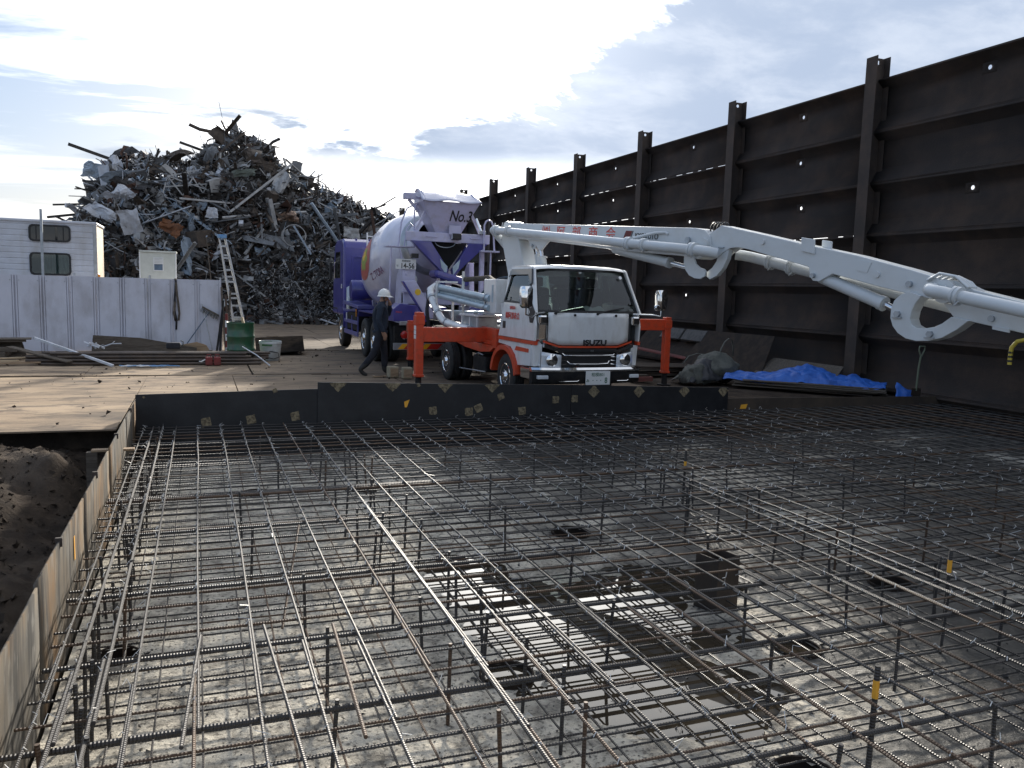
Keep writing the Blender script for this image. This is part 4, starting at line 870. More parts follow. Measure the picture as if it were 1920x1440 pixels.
MIX_LOC = Vector((5.2, 17.7, 0))
def build_mixer():
    t = thing('mixer_truck', 'violet and white concrete mixer truck backed up behind the pump truck', 'truck', MIX_LOC)
    # drum: tilted axis, open mouth to the rear
    a0, a1 = Vector((0, 1.15, 2.95)), Vector((0, 6.35, 1.95)); ax = (a1 - a0).normalized(); Ln = (a1 - a0).length
    prof = [(0, .46), (.03, .50), (.35, .66), (.9, .90), (1.5, 1.08), (2.1, 1.165), (2.7, 1.18), (3.4, 1.15), (4.1, 1.02), (4.7, .84), (5.1, .64), (5.28, .3)]
    def rad(d):
        for (d0, r0), (d1, r1) in zip(prof, prof[1:]):
            if d0 <= d <= d1: return r0 + (r1 - r0) * (d - d0) / (d1 - d0)
        return .3
    fine = [(i * 5.28 / 44, rad(i * 5.28 / 44)) for i in range(45)]
    drum = B().lathe(fine, a0, ax, 48, False).make('drum', 'drum_white', t, smooth=60)
    B().lathe([(.0, .455), (.6, .40), (1.2, .38), (1.2, .02)], a0, ax, 24, False).make('drum_mouth', 'dark_hollow', drum)
    B().lathe([(.30, rad(.30) + .01), (.34, rad(.34) + .05), (.46, rad(.46) + .05), (.50, rad(.5) + .01)], a0, ax, 48, False).make('roller_ring', 'galv', drum, smooth=40)
    u = ax.cross(Vector((0, 0, 1))).normalized(); w = u.cross(ax)        # u = +x side
    def on_drum(d, ang, off): r = rad(d) + off; return a0 + ax * d + (-u * math.cos(ang) + w * math.sin(ang)) * r if u.x > 0 else a0 + ax * d + (u * math.cos(ang) + w * math.sin(ang)) * r
    def patch(name, m, d0, dr, g0, gr, off, shape=1.0, wv=0):
        b = B(); nr, na = 8, 36; vs = [on_drum(d0, g0, off)]
        for i in range(1, nr + 1):
            for j in range(na):
                q = 2 * math.pi * j / na; s = i / nr * (1 + wv * math.sin(q * 6)); vs.append(on_drum(d0 + dr * s * math.cos(q), g0 + gr * s * math.sin(q), off))
        fs = [(0, 1 + j, 1 + (j + 1) % na) for j in range(na)]
        for i in range(nr - 1):
            for j in range(na): fs.append((1 + i * na + j, 1 + i * na + (j + 1) % na, 1 + (i + 1) * na + (j + 1) % na, 1 + (i + 1) * na + j))
        b.add(vs, fs).make(name, m, drum, smooth=60)
    patch('painted_emblem', 'drum_red', 2.95, .85, .12, .46, .004); patch('painted_emblem', 'drum_green', 2.85, .42, .10, .24, .008, wv=.16)
    patch('painted_emblem', 'yellow_sticker', 2.8, .22, .16, .10, .011, wv=.2)
    # lettering low on the drum, following its flank
    p = on_drum(2.1, -.48, .012); q = on_drum(1.6, -.48, .012); xd = (q - p).normalized(); nn = (on_drum(1.85, -.48, .1) - on_drum(1.85, -.48, 0)).normalized(); yd = nn.cross(xd).normalized()
    m = Matrix((xd, yd, nn)).transposed().to_4x4(); m.translation = p.lerp(q, .5); lettering('drum_text', 'ZUTORA', .26, 'text_violet', drum, m)
    # cab
    c = B(); sec = [(-1.0, 0), (-.96, -.04), (.96, -.04), (1.0, 0), (1.0, 1), (-1, 1)]
    side = [(6.95, .95), (6.95, 2.95), (7.02, 3.12), (7.25, 3.22), (8.3, 3.22), (8.62, 3.10), (8.95, 2.2), (9.0, 1.4), (9.0, .95)]
    cab = B().prism(side, 'x', -1.22, 1.22).make('cab', 'violet', t, bevel=.06)
    for i, x in enumerate((-.8, -.4, 0, .4, .8)): B().box(x - .03, x + .03, 7.2, 8.4, 3.222, 3.242).make('roof_rib', 'violet', cab, bevel=.008)
    for x0, x1, z0, z1 in ((-.98, -.40, 1.95, 2.72), (-.28, .28, 1.95, 2.72), (.40, .98, 1.95, 2.72)):
        B().ring_prism([(x0, z0), (x1, z0), (x1, z1), (x0, z1)], [(x0 + .06, z0 + .06), (x1 - .06, z0 + .06), (x1 - .06, z1 - .06), (x0 + .06, z1 - .06)], 'y', 6.925, 6.949).make('back_panel', 'violet', cab, bevel=.008)
    B().box(-.27, .27, 6.93, 6.948, 2.35, 2.70).make('back_window', 'glass_dark', cab)
    B().prism([(7.55, 2.05), (7.55, 2.85), (8.42, 2.85), (8.75, 2.05)], 'x', -1.228, -1.218).make('side_window', 'glass_dark', cab, bevel=.01)
    B().prism([(7.48, 1.1), (7.48, 1.14), (8.9, 1.14), (8.9, 1.1)], 'x', -1.226, -1.218).make('door_line', 'black_plastic', cab)
    lettering('cab_text', '63', .18, 'plastic_white', cab, Matrix.Translation((-1.2235, 7.3, 1.75)) @ LEFT, bold=.004)
    B().box(-1.36, -1.26, 8.8, 8.95, 2.0, 2.55).make('wing_mirror', 'black_plastic', cab, bevel=.02); B().tube([(-1.22, 8.85, 2.6), (-1.32, 8.88, 2.58), (-1.32, 8.88, 2.0)], .015, 6).make('mirror_arm', 'black_plastic', cab)
    ld = B()
    for x in (-.62, -.30): ld.tube([(x, 6.45, 3.38), (x, 6.45, 1.95)], .022, 8)
    for k in range(5): ld.tube([(-.62, 6.45, 2.0 + k * .32), (-.30, 6.45, 2.0 + k * .32)], .014, 6)
    ld.make('ladder', 'white_paint', t, smooth=60)
    # chassis
    for s in (-1, 1): B().box(s * .43 - .05, s * .43 + .05, .25, 8.7, .72, 1.02).make('frame_rail', 'black_steel', t)
    for y in (.6, 2.9, 4.4, 5.5, 6.8, 8.2): B().box(-.38, .38, y - .06, y + .06, .75, .98).make('cross_member', 'black_steel', t)
    wm = wheel_meshes(.50, .27, .295)
    for x, f in ((-1.08, False), (1.08, True)): put_wheel(wm, t, (x, 7.45, .5), f)
    for y in (2.35, 3.65):
        for x, f in ((-1.09, False), (-.78, False), (1.09, True), (.78, True)): put_wheel(wm, t, (x, y, .5), f)
        B().tube([(-.7, y, .5), (.7, y, .5)], .12, 10).make('axle', 'black_steel', t)
    B().tube([(-.9, 7.45, .5), (.9, 7.45, .5)], .07, 8).make('axle', 'black_steel', t)
    for s in (-1, 1):
        fd = [(1.62, 1.06), (1.72, 1.16), (4.28, 1.16), (4.40, 1.02), (4.43, 1.02), (4.43, 1.06), (4.30, 1.20), (1.70, 1.20), (1.58, 1.09)]
        B().prism(fd, 'x', s * 1.25, s * .62).make('rear_fender', 'violet', t, bevel=.006)
        B().prism([(6.85, .62), (6.82, 1.02), (6.95, 1.16), (7.95, 1.16), (8.08, 1.02), (8.08, .98), (7.93, 1.10), (6.98, 1.10), (6.88, 1.0), (6.90, .62)], 'x', s * 1.235, s * .86).make('front_fender', 'violet', t)
        for z0, z1 in ((.78, .88), (.46, .58)): B().box(s * 1.21 - .02, s * 1.21 + .02, 4.55, 6.75, z0, z1).make('side_guard', 'violet_dirty', t, bevel=.008)
        for y in (4.75, 5.65, 6.6): B().box(s * 1.18 - .02, s * 1.18 + .02, y - .03, y + .03, .46, 1.0).make('guard_post', 'violet_dirty', t)
        B().box(s * 1.0 - .18, s * 1.0 + .18, 5.0, 6.5, .60, 1.08).make('side_box', 'black_steel', t, bevel=.03)
        B().prism([(4.45, 1.22), (4.45, 1.30), (6.85, 1.40), (6.85, 1.30)], 'x', s * 1.24, s * .80).make('catwalk', 'violet_dirty', t, bevel=.006)
    B().lathe([(-.5, .02), (-.5, .25), (-.46, .28), (.46, .28), (.5, .25), (.5, .02)], (-.72, 5.7, 1.72), (1, 0, 0), 24).make('water_tank', 'violet', t, smooth=40)
    B().tube([(-1.1, 6.62, 1.15), (-1.1, 6.62, 1.75), (-.9, 6.62, 1.85)], .09, 12).make('air_intake', 'galv', t, smooth=50)
    B().box(-1.255, -1.24, 4.62, 4.70, 1.00, 1.20).make('side_marker', 'amber', t, bevel=.01); B().box(-1.25, -1.235, 6.2, 6.26, .86, 1.06).make('reflector', 'plastic_white', t)
    # drum cradle
    for s in (-1, 1):
        B().prism([(5.9, 1.0), (6.1, 1.0), (6.55, 1.9), (6.35, 1.9)], 'x', s * .5, s * .42).make('front_pedestal', 'lilac', t)
        B().prism([(.75, 1.0), (1.75, 1.0), (1.50, 2.05), (1.05, 2.45), (.90, 2.45)], 'x', s * .86, s * .74).make('rear_pedestal', 'lilac', t, bevel=.01)
    B().box(-.86, .86, .80, .98, 1.45, 1.72).make('pedestal_beam', 'lilac', t, bevel=.02)
    for x in (-.62, .62): B().lathe([(-.06, .13), (.06, .13)], (x, 1.02, 2.02), (0, 1, 0), 18).make('drum_roller', 'galv', t, smooth=40)
    # hopper, cover, cross beam
    cx = .13
    hop = B(); top = [(-.66, .35), (.66, .35), (.66, 1.35), (-.66, 1.35)]; bot = [(-.30, .62), (.30, .62), (.30, 1.15), (-.30, 1.15)]
    hop.loft([[Vector((cx + x, y, 3.77)) for x, y in top], [Vector((cx + x, y, 3.10)) for x, y in bot], [Vector((cx + x * .9, y, 2.96)) for x, y in bot]], caps=False)
    ho = hop.make('hopper', 'lilac', t, thick=.012, bevel=.01)
    lettering('hopper_text', 'No.3', .36, 'text_black', ho, Matrix.Translation((cx + .24, .502, 3.36)) @ Matrix.Rotation(R(21.9), 4, 'X') @ FRONT, shear=.22, sx=.72, bold=.005)
    cv = B(); cv.grid(lambda u, v: Vector((cx + (u * 2 - 1) * (.70 - .10 * v), .30 + 1.15 * v, 3.775 + .30 * math.sin(min(1, v * 1.25) * 1.57) * (1 - .14 * u) + (.04 * math.sin(u * 7 + v * 3) + .018 * math.sin(u * 17 - v * 8)) * v - .02 * (1 - v) * math.sin(u * 10))), 26, 12)
    cv.make('hopper_cover', 'canvas_white', t, smooth=80, thick=.012)
    for s in (-1, 1): B().prism([(.30, 3.775), (1.45, 3.775), (1.45, 4.04), (.75, 4.02)], 'x', cx + s * .60 - .004, cx + s * .60 + .004).make('hopper_cover', 'canvas_white', t)
    beam = B().box(cx - 1.0, cx + .98, .52, .62, 2.88, 3.09).make('cross_beam', 'lilac', t, bevel=.012)
    for x in (-.42, .62): B().tube([(cx + x - .12, .512, 2.99), (cx + x - .12, .49, 2.99), (cx + x + .12, .49, 2.985), (cx + x + .12, .512, 2.985)], .010, 6).make('grab_handle', 'lilac', beam)
    B().box(cx - .02, cx + .26, .46, .52, 3.05, 3.26).make('lamp_bracket', 'lilac', beam, bevel=.01)
    wl = B().box(cx + .04, cx + .25, .36, .50, 2.94, 3.08).make('work_lamp', 'black_plastic', beam, bevel=.02); B().box(cx + .035, cx + .038, .38, .48, 2.955, 3.065).make('lamp_lens', 'lens', wl)
    B().tube([(cx - .08 + .24 * math.cos(a), .56, 2.88 + .12 * math.sin(a)) for a in (R(180 + 20 * k) for k in range(10))], .010, 6).make('cable', 'galv', beam)
    # violet V-shaped gather plates and swing chute
    for s in (-1, 1):
        vs = [(cx + s * .90, 2.875), (cx + s * .45, 2.875), (cx + s * .02 if s < 0 else cx + .06, 2.25), (cx + s * .10, 2.12)]
        B().prism(vs, 'y', .42, .60).make('gather_plate', 'violet', t, bevel=.01)
        B().prism([(cx + s * .06, 2.33), (cx + s * .24, 2.50), (cx + s * .20, 2.30), (cx + s * .08, 2.14)], 'y', .405, .419).make('worn_lip', 'pipe_grey', t)
    B().prism([(cx - .45, 2.87), (cx + .45, 2.87), (cx + .04, 2.27), (cx - .02, 2.27)], 'y', .66, .68).make('gather_back', 'dark_hollow', t)
    ch = B(); ch.loft([[Vector((cx - .02 + x, y, z + sl * x)) for x, y in ((-.40, .15), (.42, .15), (.42, .72), (-.40, .72))] for z, sl in ((1.98, -.24), (2.16, -.24))]); ch.make('swing_chute', 'violet', t, bevel=.07)
    B().tube([(cx - .15, .5, 1.98), (cx - .05, .7, 1.75), (cx, .9, 1.60)], .07, 10).make('chute_pivot', 'violet_dirty', t, smooth=50)
    # discharge chute stowed along the tail
    B().prism([(-1.02, 1.97), (-.72, 1.99), (-.30, 1.30), (-.30, 1.14), (-.47, 1.14)], 'y', .20, .235).make('stowed_chute', 'lilac', t, bevel=.012)
    B().prism([(-1.02, 1.97), (-.47, 1.14), (-.47, 1.10), (-1.06, 1.96)], 'y', .06, .20).make('chute_side', 'violet', t, bevel=.006)
    B().lathe([(0, .07), (.004, .07)], (-.665, .199, 1.735), (0, -1, 0), 20).make('warning_sticker', 'yellow_sticker', t)
    B().prism([(-.30, 1.30), (.55, 1.25), (.55, 1.10), (-.30, 1.14)], 'y', .20, .24).make('chute_end', 'galv', t)
    # tail: violet box, lamps, hazard board
    tail = B().prism([(-1.25, 1.08), (-1.25, 1.36), (-1.10, 1.48), (-.72, 1.44), (-.50, 1.10), (-.50, 1.08)], 'y', .02, .60).make('tail_box', 'violet', t, bevel=.02)
    B().prism([(1.25, 1.08), (1.25, 1.36), (1.10, 1.48), (.72, 1.44), (.50, 1.10), (.50, 1.08)], 'y', .02, .60).make('tail_box', 'violet', t, bevel=.02)
    lettering('tail_text', 'MAO', .06, 'text_red', tail, Matrix.Translation((-1.13, .017, 1.27)) @ FRONT)
    B().box(-1.12, -.78, -.03, .02, 1.00, 1.09).make('lamp_bar', 'alu', t, bevel=.01); B().box(-1.22, 1.22, .04, .12, .62, .98).make('tail_panel', 'black_steel', t)
    for x in (-1.0, -.80, .80, 1.0):
        l = B().lathe([(0, .09), (.03, .088), (.045, .06)], (x, .04, .79), (0, -1, 0), 18).make('tail_lamp', 'red_lens' if abs(x) > .9 else 'amber', t, smooth=40); B().lathe([(0, .098), (.035, .098), (.035, .090), (0, .09)], (x, .041, .79), (0, -1, 0), 18, False).make('lamp_ring', 'chrome', l, smooth=40)
    hb = B().box(-1.25, 1.25, -.02, .03, .46, .61).make('bumper_bar', 'galv', t, bevel=.004)
    for k in range(9):
        x = -1.16 + k * .26; B().prism([(x, .475), (x + .13, .475), (x + .24, .595), (x + .11, .595)], 'y', -.0245, -.0205).make('hazard_stripe', 'hazard_yellow' if k % 2 == 0 else 'hazard_red', hb)
        B().prism([(x + .13, .475), (x + .26, .475), (x + .37, .595), (x + .24, .595)], 'y', -.0245, -.0205).make('hazard_stripe', 'hazard_red' if k % 2 == 0 else 'hazard_yellow', hb) if k % 2 == 0 and k < 8 else None
    for x in (-.7, .7): B().box(x - .05, x + .05, .03, .25, .50, .80).make('bumper_stay', 'black_steel', t)
    # number plate on its arm
    npl = B().box(-1.07, -.60, .66, .672, 2.24, 2.47).make('number_plate', 'plastic_white', t, bevel=.004)
    F = lambda x, z: Matrix.Translation((x, .6585, z)) @ FRONT
    lettering('plate_text', '14-56', .165, 'text_black', npl, F(-.80, 2.262), sx=.85, bold=.003); lettering('plate_text', '相模800', .058, 'text_black', npl, F(-.83, 2.405)); lettering('plate_text', 'は', .05, 'text_black', npl, F(-1.03, 2.30))
    B().box(-.90, -.60, .70, .78, 1.72, 2.30).make('plate_stand', 'lilac', t, bevel=.01); B().box(-.72, -.56, .58, .70, 2.50, 2.60).make('rear_camera', 'black_plastic', t, bevel=.01)
    # left platform with rails and ladder; right rail
    B().box(-1.24, -.62, .70, 1.20, 2.735, 2.76).make('platform', 'lilac', t, bevel=.004)
    b = B(); b.tube([(-.64, .72, 2.74), (-.64, .72, 3.55), (-.60, .80, 3.68), (-.50, .95, 3.74)], .018, 8); b.tube([(-1.0, .75, 2.74), (-.92, .80, 3.3), (-.78, .85, 3.62), (-.62, .9, 3.70)], .018, 8); b.tube([(-.86, .76, 2.74), (-.80, .78, 3.15), (-.70, .80, 3.28), (-.64, .76, 3.2)], .014, 8)
    b.make('platform_rail', 'lilac', t, smooth=60)
    b = B(); b.tube([(-1.16, .74, 2.74), (-1.16, .74, 2.62), (-1.18, .80, 1.5)], .020, 8); b.tube([(-.98, .74, 2.74), (-.88, .72, 2.3), (-.82, .70, 2.1)], .014, 8); b.make('platform_stay', 'lilac', t, smooth=60)
    b = B(); b.tube([(cx + .80, .40, 2.70), (cx + .80, .40, 3.30), (cx + .84, .40, 3.39), (cx + .90, .40, 3.42), (cx + .97, .40, 3.39), (cx + 1.01, .40, 3.30), (cx + 1.06, .40, 2.70)], .022, 8); b.make('grab_rail', 'lilac', t, smooth=60)
    B().box(cx + .70, cx + 1.16, .32, .62, 2.69, 2.725).make('platform', 'lilac', t, bevel=.004); B().tube([(cx + .98, .42, 2.69), (cx + .98, .45, 1.5)], .022, 8).make('platform_stay', 'lilac', t, smooth=60)
    # gearbox and pulleys on the hopper's left, ram on its right
    g = B(); g.box(-.86, -.60, .75, .95, 3.82, 3.96); g.tube([(-.60, .85, 3.88), (-.35, .9, 3.84)], .03, 8); g.tube([(-.75, .85, 3.82), (-.52, .8, 3.55)], .04, 8); g.make('cover_motor', 'lilac', t, bevel=.02)
    r = B(); r.tube([(cx + .66, .60, 3.45), (cx + .78, .50, 3.10)], .035, 10); r.make('ram', 'chrome', t, smooth=50); B().box(cx + .70, cx + .86, .44, .56, 3.09, 3.18).make('ram_foot', 'galv', t, bevel=.01)
    for s in (-1, 1): B().prism([(cx + s * .58, 3.55), (cx + s * .80, 3.09), (cx + s * .74, 3.09), (cx + s * .52, 3.55)], 'y', .60, .64).make('hopper_stay', 'lilac', t)
    for s in (-1, 1): B().box(s * .95 - .05, s * .95 + .05, .55, .65, 1.2, 2.88).make('tail_post', 'lilac', t, bevel=.008) if s > 0 else None
build_mixer()

# ================================================================ PERSON
def build_person():
    o = Vector((3.46, 16.75, 0)); t = None
    # x = walking direction (image right), y = away from camera, z = up; back leg trailing to -x
    J = {'pelvis': (0, 0, .93), 'waist': (.01, 0, 1.06), 'chest': (.0, 0, 1.27), 'shoulders': (.0, 0, 1.42), 'neck': (.045, 0, 1.505), 'head': (.075, 0, 1.60), 'crown': (.08, 0, 1.68),
         'hipR': (0, -.095, .88), 'kneeR': (-.10, -.10, .50), 'shinR': (-.27, -.10, .26), 'ankR': (-.40, -.10, .13), 'ballR': (-.33, -.10, .045), 'toeR': (-.25, -.10, .02),
         'hipL': (0, .095, .88), 'kneeL': (.10, .10, .49), 'ankL': (.10, .10, .10), 'ballL': (.22, .11, .05), 'toeL': (.29, .115, .045),
         'shR': (-.01, -.19, 1.40), 'elR': (-.05, -.235, 1.12), 'wrR': (.05, -.24, .89), 'haR': (.075, -.24, .82),
         'shL': (.0, .19, 1.40), 'elL': (.20, .22, 1.22), 'wrL': (.20, .12, 1.43), 'haL': (.185, .085, 1.50)}
    E = [('pelvis', 'waist'), ('waist', 'chest'), ('chest', 'shoulders'), ('shoulders', 'neck'), ('neck', 'head'), ('head', 'crown'),
         ('pelvis', 'hipR'), ('hipR', 'kneeR'), ('kneeR', 'shinR'), ('shinR', 'ankR'), ('ankR', 'ballR'), ('ballR', 'toeR'), ('pelvis', 'hipL'), ('hipL', 'kneeL'), ('kneeL', 'ankL'), ('ankL', 'ballL'), ('ballL', 'toeL'),
         ('shoulders', 'shR'), ('shR', 'elR'), ('elR', 'wrR'), ('wrR', 'haR'), ('shoulders', 'shL'), ('shL', 'elL'), ('elL', 'wrL'), ('wrL', 'haL')]
    Rr = {'pelvis': (.15, .17), 'waist': (.135, .17), 'chest': (.15, .185), 'shoulders': (.10, .13), 'neck': .058, 'head': (.085, .095), 'crown': .07, 'hipR': .105, 'hipL': .105, 'kneeR': .08, 'kneeL': .08, 'shinR': .072, 'ankR': .058, 'ankL': .062, 'ballR': .042, 'ballL': .042, 'toeR': .032, 'toeL': .032,
          'shR': .078, 'shL': .078, 'elR': .06, 'elL': .06, 'wrR': .042, 'wrL': .042, 'haR': .036, 'haL': .036}
    # fingers
    for sd, base, dv in (('R', J['haR'], Vector((.03, 0, -1))), ('L', J['haL'], Vector((-.35, -.35, .6)))):
        dv = dv.normalized(); wr = Vector(J['wr' + sd]); side = Vector((1, 0, 0)) if sd == 'R' else Vector((.3, .8, .3)).normalized(); bend = Vector((.12, .6, 0)) if sd == 'R' else Vector((-.5, -.3, -.2))
        for k in range(4):
            f = Vector(base) + side * ((k - 1.5) * .019) + dv * .02; ln = (.062, .072, .068, .052)[k]
            n1, n2, n3 = f'f{sd}{k}a', f'f{sd}{k}b', f'f{sd}{k}c'; J[n1] = tuple(f); J[n2] = tuple(f + dv * ln * .5 + bend * .006); J[n3] = tuple(f + dv * ln + bend * .022)
            Rr[n1] = .0095; Rr[n2] = .009; Rr[n3] = .0075; E += [('ha' + sd, n1), (n1, n2), (n2, n3)]
        a, b = f'th{sd}a', f'th{sd}b'; J[a] = tuple(wr.lerp(Vector(base), .7) + side * .04); J[b] = tuple(Vector(J[a]) + dv * .045 + side * .012); Rr[a] = .011; Rr[b] = .009; E += [('ha' + sd, a), (a, b)]
    J['nose'] = (.165, 0, 1.585); Rr['nose'] = .016; E.append(('head', 'nose')); J['chin'] = (.125, 0, 1.515); Rr['chin'] = .034; E.append(('head', 'chin'))
    names = list(J); me = bpy.data.meshes.new('person'); me.from_pydata([J[n] for n in names], [(names.index(a), names.index(b)) for a, b in E], [])
    ob = bpy.data.objects.new('person_tmp', me); COL.objects.link(ob); sk = ob.modifiers.new('skin', 'SKIN'); sk.use_smooth_shade = True
    for i, n in enumerate(names): r = Rr[n]; sv = me.skin_vertices[0].data[i]; sv.radius = r if isinstance(r, tuple) else (r, r); sv.use_root = n == 'pelvis'
    sb = ob.modifiers.new('sub', 'SUBSURF'); sb.levels = sb.render_levels = 2
    dg = bpy.context.evaluated_depsgraph_get(); m2 = bpy.data.meshes.new_from_object(ob.evaluated_get(dg)); bpy.data.objects.remove(ob)
    m2.materials.clear()
    for k in ('navy_cloth', 'trouser_cloth', 'skin', 'boot'): m2.materials.append(MATS[k])
    hr, hl = Vector(J['wrR']), Vector(J['wrL'])
    for p in m2.polygons:
        c = p.center; p.use_smooth = True
        if c.z < .17 or (c.x < -.29 and c.z < .24): p.material_index = 3
        elif c.z > 1.51 and c.x > -.05 and c.y < .07 or (c.z < .885 and (c - Vector(J['haR'])).length < .15 and c.y < -.19) or (c - hl).dot(Vector(J['haL']) - hl) > .001 and (c - hl).length < .2 and c.z > 1.42 and c.x > .10: p.material_index = 2
        elif c.z < .90: p.material_index = 1
    for v in m2.vertices:                                   # loose folds of work clothes
        if .2 < v.co.z < 1.42: v.co += wob(v.co, .014, 9)
    ob = bpy.data.objects.new('person', m2); COL.objects.link(ob); ob.location = o; ob.rotation_euler = (0, 0, R(-8)); ob.scale = (1.02, 1.02, 1.02)
    tag(ob, 'worker in dark navy clothes and white helmet walking beside mixer truck, hand at face', 'person')
    h = B(); h.lathe([(0, .128), (.02, .127), (.07, .117), (.115, .085), (.14, .045), (.148, .002)], (.075, 0, 1.612), (0, 0, 1), 28, False); he = h.make('helmet', 'helmet', ob, smooth=60)
    b = B(); n = 28; rg = []
    for rr, zz in ((.124, 1.622), (.150, 1.606), (.150, 1.600), (.122, 1.612)):
        rg.append([Vector((.075 + (rr + (.045 if math.cos(2 * math.pi * j / n) > .3 and rr > .14 else 0) * math.cos(2 * math.pi * j / n)) * math.cos(2 * math.pi * j / n), rr * .95 * math.sin(2 * math.pi * j / n), zz - (.012 if math.cos(2 * math.pi * j / n) > .3 and rr > .14 else 0))) for j in range(n)])
    b.loft(rg, caps=False).make('helmet_brim', 'helmet', he, smooth=60)
    B().tube([(.04, -.10, 1.62), (.06, -.095, 1.55), (.11, -.05, 1.49), (.11, .05, 1.49), (.06, .095, 1.55), (.04, .10, 1.62)], .006, 5).make('chin_strap', 'black_plastic', he)
    B().lathe([(-.03, .02), (.03, .02)], (.07, -.10, 1.575), (0, 1, 0), 10).make('hair', 'black_plastic', ob)
    # jacket hem and collar as clothing
    B().lathe([(0, .155), (.05, .160), (.055, .15)], (0, 0, .87), (0, 0, 1), 24, False).make('jacket_hem', 'navy_cloth', ob, smooth=60)
build_person()

